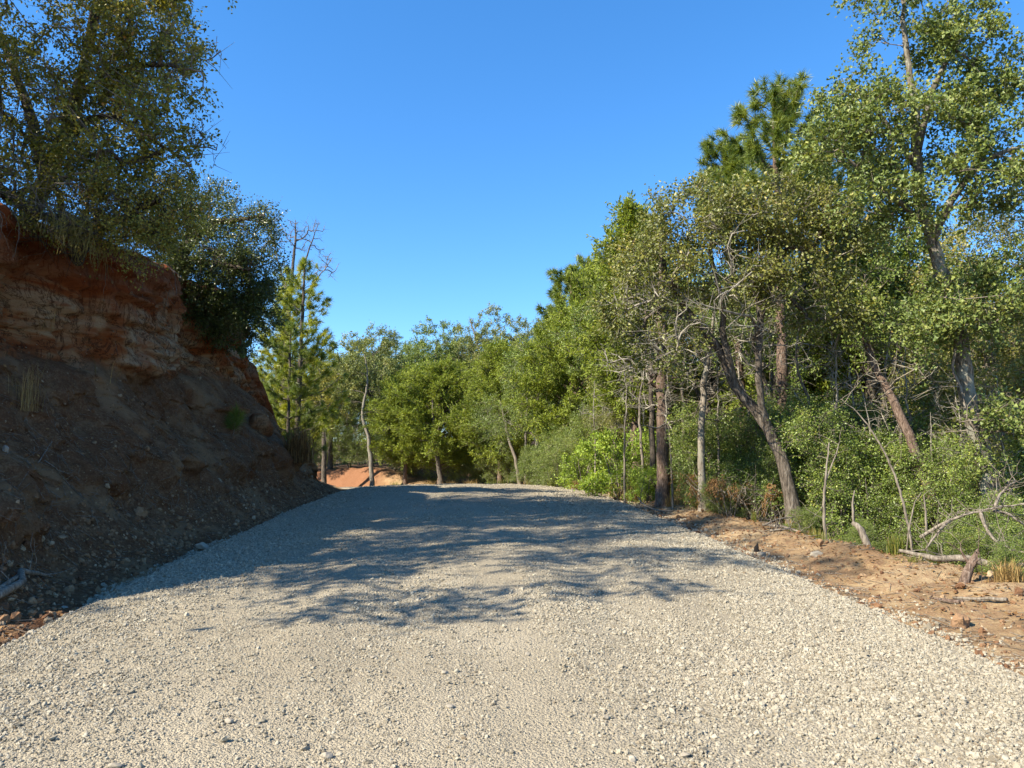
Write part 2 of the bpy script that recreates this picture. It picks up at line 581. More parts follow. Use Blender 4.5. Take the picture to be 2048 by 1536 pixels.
rill = np.abs(vnoise(Sb * 2.1 + 0.5 * vnoise(Sb, OZ, 0, 79), OZ * 0.45, 0, 78))
crumb = 0.12 * fbm(Sb * 2.2, OZ * 2.2, OD * 2, 4, 56) + 0.06 * fbm(Sb * 7, OZ * 7, OD * 7, 3, 57) + 0.022 * fbm(Sb * 16, OZ * 16, OD * 16, 2, 81) - talus * 0.16 * np.clip(1 - rill / 0.16, 0, 1) * sstep(OZ, 0.5, 1.4)
scarp = np.exp(-((OZ - 0.95) / 0.45) ** 2)
und = scarp * (0.5 * fbm(Sb * 0.9, OZ * 0.8, 0, 3, 58))
D = OD + face * (butt + gul + ledge) + crumb * sstep(OD, 0.0, 0.6) + und + talus * (0.35 * vnoise(Sb * 0.5, OZ * 0.3, 0, 62) + 0.22 * fbm(Sb * 1.3, OZ * 1.1, 0, 3, 66)) * sstep(OZ, 0.3, 1.2)
Zb = OZ * env * (1 + 0.09 * sstep(Sb, 12, 18) + 0.03 * vnoise(Sb * 0.5, 0, 0, 59)) + crumb * 0.7 * sstep(OD, 0.1, 0.8) - 0.5 * (1 - sstep(env, 0.0, 0.12))
Zb = Zb + 0.15 * fbm(Sb * 0.6, OD * 0.6, 0, 3, 63) * sstep(OD, 3.4, 6)
Dm = D * (0.45 + 0.55 * env)
Ub = -(3.85 + 0.25 * vnoise(Sb * 0.7, 0, 0, 61)) - Dm * (0.95 - 0.14 * sstep(OZ, 1.0, 2.5))
bx = P0[0] + DIR0[0] * Sb + DIR0[1] * Ub
by = P0[1] + DIR0[1] * Sb - DIR0[0] * Ub
bz = zroad(np.minimum(Sb, 27)) - 0.13 + Zb
n_, m_ = Sb.shape
ii = np.arange(n_ * m_).reshape(n_, m_)
q = np.stack([ii[:-1, :-1], ii[:-1, 1:], ii[1:, 1:], ii[1:, :-1]], -1).reshape(-1, 4)
g = Geo()
BANK = np.stack([bx, by, bz], -1)
g.add(BANK.reshape(-1, 3), None, q, face.ravel())
m, nt, nd, lk = new_mat("clay_bank")
co = objco(nt)
cs = objco(nt, (0.5, 0.5, 2.6))
nA = noise(nt, cs, 1.1, 6, 0.6, 0.8)
nB = noise(nt, co, 6.0, 6, 0.7)
nC = noise(nt, co, 32.0, 5, 0.75)
nD = noise(nt, objco(nt, (1, 1, 0.35)), 2.2, 5, 0.65, 0.5)
fc = ramp(nt, nA, [(0.28, (0.16, 0.038, 0.012)), (0.40, (0.31, 0.095, 0.03)), (0.48, (0.39, 0.21, 0.098)), (0.58, (0.46, 0.32, 0.19)), (0.72, (0.29, 0.085, 0.027))])
fc = mix(nt, ramp(nt, nD, [(0.45, (0, 0, 0)), (0.7, (0.85, 0.85, 0.85))]), fc, (0.30, 0.078, 0.022))
redtop = math_(nt, 'MULTIPLY', attr(nt, "top"), 0.75)
nF = noise(nt, objco(nt, (1.6, 1.6, 0.5)), 1.7, 7, 0.7, 1.2)
fc = mix(nt, ramp(nt, nF, [(0.47, (0, 0, 0)), (0.495, (0.8, 0.8, 0.8)), (0.505, (0.8, 0.8, 0.8)), (0.53, (0, 0, 0))]), fc, (0.03, 0.012, 0.007))
fc = mix(nt, redtop, fc, (0.21, 0.05, 0.016))
nBC = math_(nt, 'ADD', math_(nt, 'MULTIPLY', nB, 0.5), math_(nt, 'MULTIPLY', nC, 0.5))
tc = ramp(nt, nBC, [(0.36, (0.08, 0.039, 0.02)), (0.5, (0.155, 0.083, 0.043)), (0.62, (0.26, 0.155, 0.085))])
tc = mix(nt, ramp(nt, nD, [(0.4, (0, 0, 0)), (0.75, (0.8, 0.8, 0.8))]), tc, (0.18, 0.073, 0.031))
nE = noise(nt, co, 0.8, 5, 0.65, 0.6)
tc = mix(nt, ramp(nt, nE, [(0.5, (0, 0, 0)), (0.62, (0.85, 0.85, 0.85))]), tc, (0.28, 0.17, 0.09))
tc = mix(nt, ramp(nt, nC, [(0.6, (0, 0, 0)), (0.72, (1, 1, 1))]), tc, (0.26, 0.19, 0.125))
col = mix(nt, attr(nt, "tint"), tc, fc)
col = mix(nt, ramp(nt, nC, [(0.25, (0.8, 0.8, 0.8)), (0.45, (0, 0, 0))]), col, (0.085, 0.045, 0.028))
col = mix(nt, attr(nt, "soil"), col, ramp(nt, nC, [(0.3, (0.05, 0.034, 0.02)), (0.7, (0.17, 0.12, 0.08))]))
hgt = math_(nt, 'ADD', math_(nt, 'MULTIPLY', nB, 0.7), math_(nt, 'MULTIPLY', nC, 0.3))
nG = noise(nt, co, 85.0, 4, 0.7)
hgt = math_(nt, 'ADD', hgt, math_(nt, 'MULTIPLY', nA, 0.8))
hgt = math_(nt, 'ADD', hgt, math_(nt, 'MULTIPLY', nG, 0.2))
finish(nt, col, 0.95, 0.08, bump(nt, hgt, 1.0, 0.10))
M['bank'] = m
top = sstep(OZ + 0.35 * vnoise(Sb * 0.6, OZ, 0, 65), 3.6, 4.5) * (1 - 0.5 * sstep(Sb, 15, 18)) * face
soil = sstep(OD, 3.35, 4.2) * sstep(OZ, 4.5, 4.9)
o = g.build("earth_bank", M['bank'], None, False, {"top": top, "soil": soil})
tag(o, kind='structure')


def bank_at(s, k):
    """point of the bank: s along the road, k = row of the profile"""
    return BANK[int(np.clip(round((s - 1.0) / DS), 0, n_ - 1)), int(k)]


def bank_top(x, y):
    d = (bx - x) ** 2 + (by - y) ** 2 + np.where(OZ > 4.4, 0, 1e3)
    return BANK.reshape(-1, 3)[d.argmin()]


# ------------------------------------------------------------------ scattered stones (one object each, geometry nodes)
def scatter(name, pts, rot, scl, mat, rough=0.55, subdiv=2, flat=0.75, shapes=6):
    me = bpy.data.meshes.new(name + "_points")
    me.vertices.add(len(pts))
    me.vertices.foreach_set("co", np.asarray(pts, np.float32).ravel())
    a = me.attributes.new("turn", 'FLOAT_VECTOR', 'POINT')
    a.data.foreach_set("vector", np.asarray(rot, np.float32).ravel())
    a = me.attributes.new("size", 'FLOAT_VECTOR', 'POINT')
    a.data.foreach_set("vector", np.asarray(scl, np.float32).ravel())
    a = me.attributes.new("shape", 'INT', 'POINT')
    a.data.foreach_set("value", np.random.default_rng(3).integers(0, shapes, len(pts)).astype(np.int32))
    me.materials.append(mat)
    o = bpy.data.objects.new(name, me)
    C.objects.link(o)
    ng = bpy.data.node_groups.new(name + "_nodes", 'GeometryNodeTree')
    ng.interface.new_socket("Geometry", in_out='INPUT', socket_type='NodeSocketGeometry')
    ng.interface.new_socket("Geometry", in_out='OUTPUT', socket_type='NodeSocketGeometry')
    n = ng.nodes
    gi, go = n.new("NodeGroupInput"), n.new("NodeGroupOutput")
    join = n.new("GeometryNodeJoinGeometry")
    for k in range(shapes):
        ico = n.new("GeometryNodeMeshIcoSphere")
        ico.inputs['Radius'].default_value = 0.5
        ico.inputs['Subdivisions'].default_value = subdiv
        pos = n.new("GeometryNodeInputPosition")
        nz = n.new("ShaderNodeTexNoise")
        nz.noise_dimensions = '4D'
        nz.inputs['W'].default_value = 3.7 * k + 1.1
        nz.inputs['Scale'].default_value = 2.1
        nz.inputs['Detail'].default_value = 1.0
        ng.links.new(pos.outputs[0], nz.inputs['Vector'])
        sub = n.new("ShaderNodeVectorMath")
        sub.operation = 'SUBTRACT'
        sub.inputs[1].default_value = (0.5, 0.5, 0.5)
        ng.links.new(nz.outputs['Color'], sub.inputs[0])
        mul = n.new("ShaderNodeVectorMath")
        mul.operation = 'MULTIPLY'
        mul.inputs[1].default_value = (rough * 2, rough * 2, rough * 2 * flat)
        ng.links.new(sub.outputs[0], mul.inputs[0])
        sp = n.new("GeometryNodeSetPosition")
        ng.links.new(ico.outputs['Mesh'], sp.inputs['Geometry'])
        ng.links.new(mul.outputs[0], sp.inputs['Offset'])
        sm = n.new("GeometryNodeSetMaterial")
        sm.inputs['Material'].default_value = mat
        ng.links.new(sp.outputs[0], sm.inputs[0])
        g2 = n.new("GeometryNodeGeometryToInstance")
        ng.links.new(sm.outputs[0], g2.inputs[0])
        ng.links.new(g2.outputs[0], join.inputs[0])
    iop = n.new("GeometryNodeInstanceOnPoints")
    iop.inputs['Pick Instance'].default_value = True
    ng.links.new(gi.outputs[0], iop.inputs['Points'])
    ng.links.new(join.outputs[0], iop.inputs['Instance'])
    for nm, dt, sock in (("turn", 'FLOAT_VECTOR', 'Rotation'), ("size", 'FLOAT_VECTOR', 'Scale'), ("shape", 'INT', 'Instance Index')):
        na = n.new("GeometryNodeInputNamedAttribute")
        na.data_type = dt
        na.inputs['Name'].default_value = nm
        if sock == 'Rotation':
            er = n.new("FunctionNodeEulerToRotation")
            ng.links.new(na.outputs[0], er.inputs[0])
            ng.links.new(er.outputs[0], iop.inputs[sock])
        else:
            ng.links.new(na.outputs[0], iop.inputs[sock])
    ng.links.new(iop.outputs[0], go.inputs[0])
    md = o.modifiers.new("scatter", 'NODES')
    md.node_group = ng
    return o


def stone_mat(name, stops, fine=(0.75, 1.1)):
    m, nt, nd, lk = new_mat(name)
    oi = nt.nodes.new("ShaderNodeObjectInfo")
    col = ramp(nt, oi.outputs['Random'], stops)
    nn = noise(nt, objco(nt), 4.0, 4, 0.7)
    col = mix(nt, 1.0, col, ramp(nt, nn, [(0.3, (fine[0],) * 3), (0.7, (fine[1],) * 3)]), 'MULTIPLY')
    finish(nt, col, 0.92, 0.2, bump(nt, nn, 0.4, 0.1))
    return m


M['stone'] = stone_mat("limestone", [(0, (0.19, 0.163, 0.118)), (0.18, (0.29, 0.255, 0.188)), (0.55, (0.375, 0.333, 0.249)), (0.93, (0.44, 0.398, 0.306)), (0.985, (0.29, 0.237, 0.16)), (1, (0.19, 0.147, 0.097))])
M['clod'] = stone_mat("clay_clod", [(0, (0.12, 0.06, 0.032)), (0.4, (0.21, 0.115, 0.06)), (0.85, (0.30, 0.19, 0.105)), (1, (0.40, 0.31, 0.2))])

rng = np.random.default_rng(11)


def road_point(s, u):
    x = np.interp(s, SS, CL[:, 0]) + np.interp(s, SS, TAN[:, 1]) * u
    y = np.interp(s, SS, CL[:, 1]) - np.interp(s, SS, TAN[:, 0]) * u
    return x, y


def gravel_pts(n, s0, s1, mu, sig):
    s = rng.uniform(s0, s1, n)
    u = rng.uniform(-HW - 0.05, HW + 0.05, n)
    # loose stone lies thicker towards the edges and the outer side, thinner in the wheel tracks
    dens = 0.26 + 0.62 * sstep(u, 0.9, 2.2) + 0.45 * sstep(-u, 2.0, 3.1) - 0.28 * np.exp(-((u + 0.15) / 0.35) ** 2) - 0.2 * np.exp(-((u + 1.75) / 0.35) ** 2)
    dens = dens + 0.55 * fbm(u * 1.0, s * 0.45, 0, 3, 71)
    wob = 0.10 * vnoise(s * 0.35, 0, 0, 91)
    track = np.exp(-((u - 0.22 - wob) / 0.20) ** 2) + 0.85 * np.exp(-((u + 1.35 - wob) / 0.24) ** 2) + 0.6 * np.exp(-((u - 1.75 - wob) / 0.22) ** 2)
    keep = rng.random(n) < np.clip(dens, 0.34, 1) * (1 - 0.78 * np.clip(track, 0, 1) * sstep(vnoise(u * 0.7, s * 0.4, 0, 92), -0.6, 0.2))
    s, u, dn = s[keep], u[keep], dens[keep]
    size = np.exp(rng.normal(mu, sig, len(s))) * (0.85 + 0.28 * np.clip(dn, 0, 1))
    size = np.clip(size, 0.006, 0.06)
    x, y = road_point(s, u)
    z = road_surface(s, u) + size * rng.uniform(-0.08, 0.22, len(s))
    sc = size[:, None] * rng.uniform(0.7, 1.25, (len(s), 3)) * np.array([1, 1, 0.8])
    return np.stack([x, y, z], 1), rng.uniform(-3.14, 3.14, (len(s), 3)) * np.array([0.25, 0.25, 1]), sc


parts = [gravel_pts(210000, 3.0, 7.5, math.log(0.0112), 0.36), gravel_pts(130000, 7.5, 14, math.log(0.0136), 0.36), gravel_pts(55000, 14, 31, math.log(0.0195), 0.35)]
# ragged spill over the edges
for side, n in ((1, 7000), (-1, 6500)):
    s = rng.uniform(3, 30, n) ** 1.0
    u = side * (HW - 0.12 + np.abs(rng.normal(0, 0.22, n)) * rng.uniform(.4, 1.5, n) + 0.16 * vnoise(s * 1.1, side * 5, 0, 31))
    size = np.exp(rng.normal(math.log(0.018), 0.36, n))
    x, y = road_point(s, u)
    z = np.maximum(terrain(x, y), np.where(np.abs(u) < HW, road_surface(s, np.clip(u, -HW, HW)), -9)) + size * 0.2
    parts.append((np.stack([x, y, z], 1), rng.uniform(-3.14, 3.14, (n, 3)), size[:, None] * rng.uniform(0.7, 1.3, (n, 3))))
o = scatter("gravel", *(np.concatenate([p[k] for p in parts]) for k in range(3)), M['stone'])
tag(o, "loose pale crushed limestone spread over the road", None, None, 'stuff')

# clods and grit over the verge and the bank
n = 9000
s = rng.uniform(3, 26, n)
u = 3.55 + np.abs(rng.normal(0, 1.3, n))
x, y = road_point(s, u)
size = np.exp(rng.normal(math.log(0.014), 0.6, n))
z = terrain(x, y) + size * 0.15
pv = (np.stack([x, y, z], 1), rng.uniform(-3.14, 3.14, (n, 3)), size[:, None] * rng.uniform(0.6, 1.3, (n, 3)))
n = 26000
i = rng.integers(62, n_ - 90, n)
j = np.clip((rng.beta(1.1, 1.9, n) * 186).astype(int), 2, 188)
f = rng.random((n, 2))
pb = BANK[i, j] * (1 - f[:, :1]) + BANK[i + 1, j] * f[:, :1]
pb = pb * (1 - f[:, 1:]) + (BANK[i, j + 1] * (1 - f[:, :1]) + BANK[i + 1, j + 1] * f[:, :1]) * f[:, 1:]
size = np.exp(rng.normal(math.log(0.011), 0.55, n)) * np.where(j < 40, 1.9, 0.85)
pbk = (pb + np.array([0, 0, 1]) * size[:, None] * 0.1, rng.uniform(-3.14, 3.14, (n, 3)), size[:, None] * rng.uniform(0.6, 1.3, (n, 3)))
n = 1300
i = rng.integers(90, n_ - 110, n)
j = np.clip((rng.beta(1.0, 1.7, n) * 150).astype(int), 2, 150)
size = np.exp(rng.normal(math.log(0.034), 0.42, n))
pch = (BANK[i, j] + np.array([0.2, 0, .6]) * size[:, None] * 0.2, rng.uniform(-3.14, 3.14, (n, 3)), size[:, None] * rng.uniform(0.6, 1.3, (n, 3)))
o = scatter("dirt_clods", *(np.concatenate([pv[k], pbk[k], pch[k]]) for k in range(3)), M['clod'])
tag(o, "crumbled clay clods and grit on the bank and verge", None, None, 'stuff')


# ------------------------------------------------------------------ tubes and trees
def tube(g, P, R, sides=5, tint=0.5, cap=False):
    P, R = np.asarray(P, float), np.asarray(R, float)
    n = len(P)
    if n < 2:
        return
    t = unit(np.gradient(P, axis=0))
    ref = np.array([0.31, 0.87, 0.38]) if abs(t[0][2]) > 0.6 else np.array([0.1, 0.05, 1.0])
    a = unit(np.cross(t, ref))
    b = np.cross(t, a)
    ang = np.arange(sides) * 2 * math.pi / sides
    ring = a[:, None, :] * np.cos(ang)[None, :, None] + b[:, None, :] * np.sin(ang)[None, :, None]
    V = P[:, None, :] + ring * R[:, None, None]
    i = np.arange(n * sides).reshape(n, sides)
    j = np.roll(i, -1, axis=1)
    q = np.stack([i[:-1], j[:-1], j[1:], i[1:]], -1).reshape(-1, 4)
    V = V.reshape(-1, 3)
    T = None
    if cap:
        V = np.concatenate([V, P[:1], P[-1:]])
        k = n * sides
        T = [(k, j[0][c], i[0][c]) for c in range(sides)] + [(k + 1, i[-1][c], j[-1][c]) for c in range(sides)]
    g.add(V, T, q, tint)


def smooth_path(pts, radii, step=0.25, wob=0.0, rng=None):
    """resample hand-set points to a smooth line (Catmull-Rom)"""
    P, R = np.asarray(pts, float), np.asarray(radii, float)
    Q = np.concatenate([[2 * P[0] - P[1]], P, [2 * P[-1] - P[-2]]])
    out, ro = [], []
    for k in range(len(P) - 1):
        n = max(2, int(np.linalg.norm(P[k + 1] - P[k]) / step))
        t = np.arange(n)[:, None] / n
        a, b, c, d = Q[k], Q[k + 1], Q[k + 2], Q[k + 3]
        out.append(0.5 * (2 * b + (c - a) * t + (2 * a - 5 * b + 4 * c - d) * t ** 2 + (3 * b - a - 3 * c + d) * t ** 3))
        ro.append(R[k] + (R[k + 1] - R[k]) * t[:, 0])
    out.append(P[-1:])
    ro.append(R[-1:])
    out, ro = np.concatenate(out), np.concatenate(ro)
    if wob and rng is not None:
        w = rng.normal(0, wob, out.shape)
        w[0] = 0
        out = out + w
    return out, ro


class Skel:
    def __init__(self, cap=60000):
        self.p = np.zeros((cap, 3))
        self.par = np.full(cap, -1)
        self.minr = np.zeros(cap)
        self.ok = np.ones(cap, bool)
        self.depth = np.zeros(cap)
        self.n = 0

    def add(self, pts, par, radii=None, ok=True):
        ids = []
        for k, p in enumerate(pts):
            i = self.n
            self.p[i] = p
            self.par[i] = par
            self.depth[i] = 0 if par < 0 else self.depth[par] + np.linalg.norm(p - self.p[par])
            if radii is not None:
                self.minr[i] = radii[k]
            self.ok[i] = ok if not hasattr(ok, '__len__') else ok[k]
            par = i
            ids.append(i)
            self.n += 1
        return ids

    def nearest(self, p):
        return int(((self.p[:self.n] - p) ** 2).sum(1).argmin())


def grow(sk, tips, rng, step=0.22, lift=0.35, crook=0.06, up_pen=0.8, depth_w=0.25):
    tips = np.asarray(tips)
    d0 = np.sqrt(((tips[:, None] - sk.p[None, :sk.n:3]) ** 2).sum(2)).min(1)
    ends = []
    for k in d0.argsort():
        t = tips[k]
        P = sk.p[:sk.n]
        v = t - P
        d = np.linalg.norm(v, axis=1) + 1e-6
        cost = d * (1 + up_pen * np.clip(-v[:, 2] / d, 0, 1)) + depth_w * sk.depth[:sk.n] * 0.3
        cost[~sk.ok[:sk.n]] = 1e9
        i = int(cost.argmin())
        p0 = sk.p[i]
        L = np.linalg.norm(t - p0)
        m = max(2, int(L / step))
        par = sk.par[i]
        dirp = unit(p0 - sk.p[par]) if par >= 0 else np.array([0, 0, 1.0])
        c = p0 + dirp * L * 0.25 + (t - p0) * 0.3 + np.array([0, 0, lift * L * 0.3])
        tt = np.linspace(0, 1, m + 1)[1:, None]
        B = (1 - tt) ** 2 * p0 + 2 * tt * (1 - tt) * c + tt ** 2 * t
        w = rng.normal(0, crook * step * 2.2, B.shape)
        w[-1] = 0
        ids = sk.add(B + w, i)
        ends.append((ids[-1], k))
    return ends


def radii_of(sk, ends, r_tip=0.006, expo=2.35):
    r = np.zeros(sk.n)
    for e, _ in ends:
        r[e] += r_tip ** expo
    leafless = np.ones(sk.n, bool)
    leafless[sk.par[:sk.n][sk.par[:sk.n] >= 0]] = False
    r[leafless] = np.maximum(r[leafless], r_tip ** expo)
    for i in range(sk.n - 1, 0, -1):
        if sk.par[i] >= 0:
            r[sk.par[i]] += r[i]
    r = r ** (1 / expo)
    return np.where(sk.minr[:sk.n] > 0, sk.minr[:sk.n], r)


def skin(sk, r, g_thick, g_thin, thick=0.03, flare=True):
    ch = [[] for _ in range(sk.n)]
    roots = []
    for i in range(sk.n):
        (ch[sk.par[i]] if sk.par[i] >= 0 else roots).append(i)
    stack = [(x, -1) for x in roots]
    while stack:
        i, pa = stack.pop()
        chain = [i]
        while ch[chain[-1]]:
            c = ch[chain[-1]]
            # a hand-set limb stays one line
            b = max(c, key=lambda k: (sk.minr[k] > 0, r[k]))
            for o_ in c:
                if o_ != b:
                    stack.append((o_, chain[-1]))
            chain.append(b)
        P, R = sk.p[chain], r[chain]
        if pa >= 0:
            P = np.concatenate([sk.p[pa:pa + 1], P])
            R = np.concatenate([[min(r[pa], R[0] * 1.25)], R])
        rm = R.max()
        if rm > thick:
            sides = 10 if rm > 0.09 else 7
            k = int(np.searchsorted(-R, -thick * 0.8)) + 1
            k = max(2, min(len(P), k))
            tube(g_thick, P[:k], R[:k], sides)
            if k < len(P):
                tube(g_thin, P[k - 1:], R[k - 1:], 4)
        else:
            tube(g_thin, P, R, 4 if rm > 0.012 else 3)


def sample_lobe(rng, c, r, n, shell=0.45):
    v = unit(rng.normal(size=(n, 3)))
    q = rng.uniform(shell ** 3, 1, n) ** (1 / 3)
    return np.asarray(c) + v * q[:, None] * np.asarray(r)


def add_leaves(g, B, A, Nrm, L, W, tint, fold=0.25, lobed=False):
    """leaf blades: B base point, A axis, Nrm face direction"""
    n = len(B)
    A = unit(A)
    S = unit(np.cross(A, Nrm))
    Nn = np.cross(S, A)
    L = np.broadcast_to(L, (n,))[:, None]
    W = np.broadcast_to(W, (n,))[:, None]
    if not lobed:
        V = np.stack([B, B + A * L * 0.5 + S * W * 0.5 + Nn * W * fold, B + A * L, B + A * L * 0.5 - S * W * 0.5 + Nn * W * fold], 1)
        i = np.arange(n)[:, None] * 4
        T = np.concatenate([i + np.array([0, 1, 2]), i + np.array([0, 2, 3])])
        g.add(V.reshape(-1, 3), T, None, np.repeat(tint, 4))
    else:      # a cross-lobed blade, wide near the end
        V = np.stack([B, B + A * L * 0.32 + S * W * 0.20 + Nn * W * fold * .4, B + A * L * 0.62 + S * W * 0.55 + Nn * W * fold,
                      B + A * L, B + A * L * 0.62 - S * W * 0.55 + Nn * W * fold, B + A * L * 0.32 - S * W * 0.20 + Nn * W * fold * .4, B + A * L * 0.72], 1)
        i = np.arange(n)[:, None] * 7
        T = np.concatenate([i + np.array(t) for t in ((0, 1, 6), (1, 2, 6), (6, 3, 0), (6, 4, 5), (6, 5, 0))])
        g.add(V.reshape(-1, 3), T, None, np.repeat(tint, 7))


def prisms(g, A, B, r0, r1, tint=0.5):
    """many thin straight three-sided twigs at once"""
    n = len(A)
    t = unit(B - A)
    a = unit(np.cross(t, np.array([0.3, 0.5, 0.81])))
    b = np.cross(t, a)
    r0, r1 = np.broadcast_to(r0, (n,)), np.broadcast_to(r1, (n,))
    V = np.empty((n, 6, 3))
    for k in range(3):
        d = a * math.cos(k * 2.0944) + b * math.sin(k * 2.0944)
        V[:, k] = A + d * r0[:, None]
        V[:, 3 + k] = B + d * r1[:, None]
    i = np.arange(n)[:, None] * 6
    q = np.concatenate([i + np.array(x) for x in ((0, 1, 4, 3), (1, 2, 5, 4), (2, 0, 3, 5))])
    g.add(V.reshape(-1, 3), None, q, tint)


def foliate(gl, gt, tips, outward, rng, m=6, nl=18, tl=0.4, L=0.07, W=0.035, up=0.25, droop=0.25, spread=0.04, clump=0.55, lobed=False, face_up=0.22, follow=0.55, shift=0.0, twig_r=0.004):
    tips = np.asarray(tips)
    n = len(tips)
    out = unit(np.asarray(outward))
    D = unit(out[:, None] * 0.75 + rng.normal(0, 0.62, (n, m, 3)) + np.array([0, 0, up]))
    len_ = tl * rng.uniform(0.5, 1.2, (n, m, 1))
    A0 = np.repeat(tips[:, None], m, 1) - D * 0.05 * tl + rng.normal(0, 0.12 * tl, (n, m, 3))
    B0 = A0 + D * len_ - np.array([0, 0, 1]) * len_ * droop * rng.uniform(0, 1, (n, m, 1))
    if gt is not None:
        prisms(gt, A0.reshape(-1, 3), B0.reshape(-1, 3), twig_r, twig_r * 0.4)
    t = rng.uniform(0.12, 1.05, (n, m, nl, 1))
    P = A0[:, :, None] + (B0 - A0)[:, :, None] * t + rng.normal(0, spread, (n, m, nl, 3))
    ax = unit(D[:, :, None] * follow + rng.normal(0, 0.55, (n, m, nl, 3)) - np.array([0, 0, droop * 0.5]))
    nr = unit(rng.normal(0, 0.75, (n, m, nl, 3)) + np.array([0, 0, face_up]) + out[:, None, None] * 0.25)
    cl = rng.normal(0, 1, (n, 1, 1)) * 0.6 + rng.normal(0, 1, (n, m, 1)) * 0.4
    ti = np.clip(0.45 + shift + clump * 0.28 * cl + rng.normal(0, 0.17, (n, m, nl)), 0, 1)
    sz = rng.uniform(0.65, 1.25, (n * m * nl))
    add_leaves(gl, P.reshape(-1, 3), ax.reshape(-1, 3), nr.reshape(-1, 3), L * sz, W * sz, ti.ravel(), 0.22, lobed)


def needles(gl, tips, outward, rng, n=46, L=0.2, W=0.007, up=0.3, spread=0.85, back=0.18):
    tips = np.asarray(tips)
    k = len(tips)
    out = unit(np.asarray(outward) + np.array([0, 0, up]))
    d = unit(out[:, None] + rng.normal(0, spread, (k, n, 3)))
    base = tips[:, None] - out[:, None] * rng.uniform(0, back, (k, n, 1))
    tipp = base + d * (L * rng.uniform(0.7, 1.15, (k, n, 1))) - np.array([0, 0, 1]) * L * 0.12
    s = unit(np.cross(d, rng.normal(size=(k, n, 3)))) * W * 0.5
    V = np.stack([base + s, base - s, tipp], 2)
    i = np.arange(k * n)[:, None] * 3
    ti = np.clip(0.45 + 0.22 * rng.normal(size=(k, 1)) + 0.12 * rng.normal(size=(k, n)), 0, 1)
    gl.add(V.reshape(-1, 3), i + np.array([0, 1, 2]), None, np.repeat(ti.ravel(), 3))


def limb_pts(spec, depth0=None):
    """[(px, py, depth, radius)] -> points, radii"""
    return [at(a, b, c) for a, b, c, _ in spec], [r for *_, r in spec]


def flare_base(P, R, amt=0.5):
    d = np.concatenate([[0], np.cumsum(np.linalg.norm(np.diff(P, axis=0), axis=1))])
    return R * (1 + amt * np.exp(-d / 0.22))


def tree(name, label, cat, limbs, lobes, leafmat, barkmat, twigmat, seed, leaf=None, ntrunk_ok=0.35, group=None, kind='broad', bare=None, grow_kw=None, r_tip=0.006, shell=0.45, crown_name="crown"):
    """limbs: hand-set lines (first is the trunk); lobes: [(centre, (rx,ry,rz), tips)]"""
    rng = np.random.default_rng(seed)
    sk = Skel()
    base = None
    for li, (pts, rr) in enumerate(limbs):
        P, R = smooth_path(pts, rr, 0.2, 0.012, rng)
        if li == 0:
            R = flare_base(P, R)
            base = P[0].copy()
            hh = np.linspace(0, 1, len(P))
            sk.add(P, -1, R, list(hh > ntrunk_ok))
        else:
            j = sk.nearest(P[0])
            sk.add(P[1:], j, R[1:])
    tips, outs = [], []
    for c, r, n in lobes:
        t = sample_lobe(rng, c, r, n, shell)
        tips.append(t)
        outs.append(unit(t - np.asarray(c) + np.array([0, 0, -0.05])))
    gt, gn, gl = Geo(), Geo(), Geo()
    ends = []
    if tips:
        tips, outs = np.concatenate(tips), np.concatenate(outs)
        ends = grow(sk, tips, rng, **(grow_kw or {}))
    btips = None
    if bare:
        bt = np.concatenate([sample_lobe(rng, c, r, n, 0.3) for c, r, n in bare])
        n0 = len(tips) if len(ends) else 0
        e2 = grow(sk, bt, rng, **(grow_kw or {}))
        ends = ends + [(a, -1 - b) for a, b in e2]
    r = radii_of(sk, ends, r_tip)
    skin(sk, r, gt, gn)
    if len(ends):
        ed = [(a, b) for a, b in ends if b >= 0]
        if ed:
            T = sk.p[[a for a, b in ed]]
            dirs = unit(T - sk.p[sk.par[[a for a, b in ed]]])
            O = unit(outs[[b for a, b in ed]] * 0.6 + dirs * 0.7)
            kw = dict(leaf or {})
            if kind == 'broad':
                foliate(gl, gn, T, O, rng, **kw)
            elif kind == 'pine':
                needles(gl, T, dirs * 0.9 + np.array([0, 0, 0.2]), rng, **kw)
        if bare:
            eb = [a for a, b in ends if b < 0]
            T = sk.p[eb]
            d = unit(T - sk.p[sk.par[eb]])
            for k in range(4):
                dd = unit(d + rng.normal(0, 0.55, d.shape))
                A = T - d * rng.uniform(0, 0.5, (len(T), 1))
                prisms(gn, A, A + dd * rng.uniform(0.15, 0.5, (len(T), 1)), 0.005, 0.002)
    root = thing(name, label, cat, base, group)
    tr = gt.build("trunk", barkmat, root, True)
    if gl.n:
        cr = gl.build(crown_name, leafmat, root)
    if gn.n:
        tag(gn.build("twigs", twigmat, root), kind='stuff')
    return root


def px_lobe(px, py, d, rpx, n, ry=None, rd=None):
    k = d / F
    rx = rpx * k
    return (at(px, py, d), (rx, (rd if rd is not None else rx), (ry if ry is not None else rpx) * k), n)


# ------------------------------------------------------------------ trees on the bank
SMALL = dict(m=5, nl=20, tl=0.38, L=0.064, W=0.038, up=0.1, droop=0.35, spread=0.055, clump=0.75)

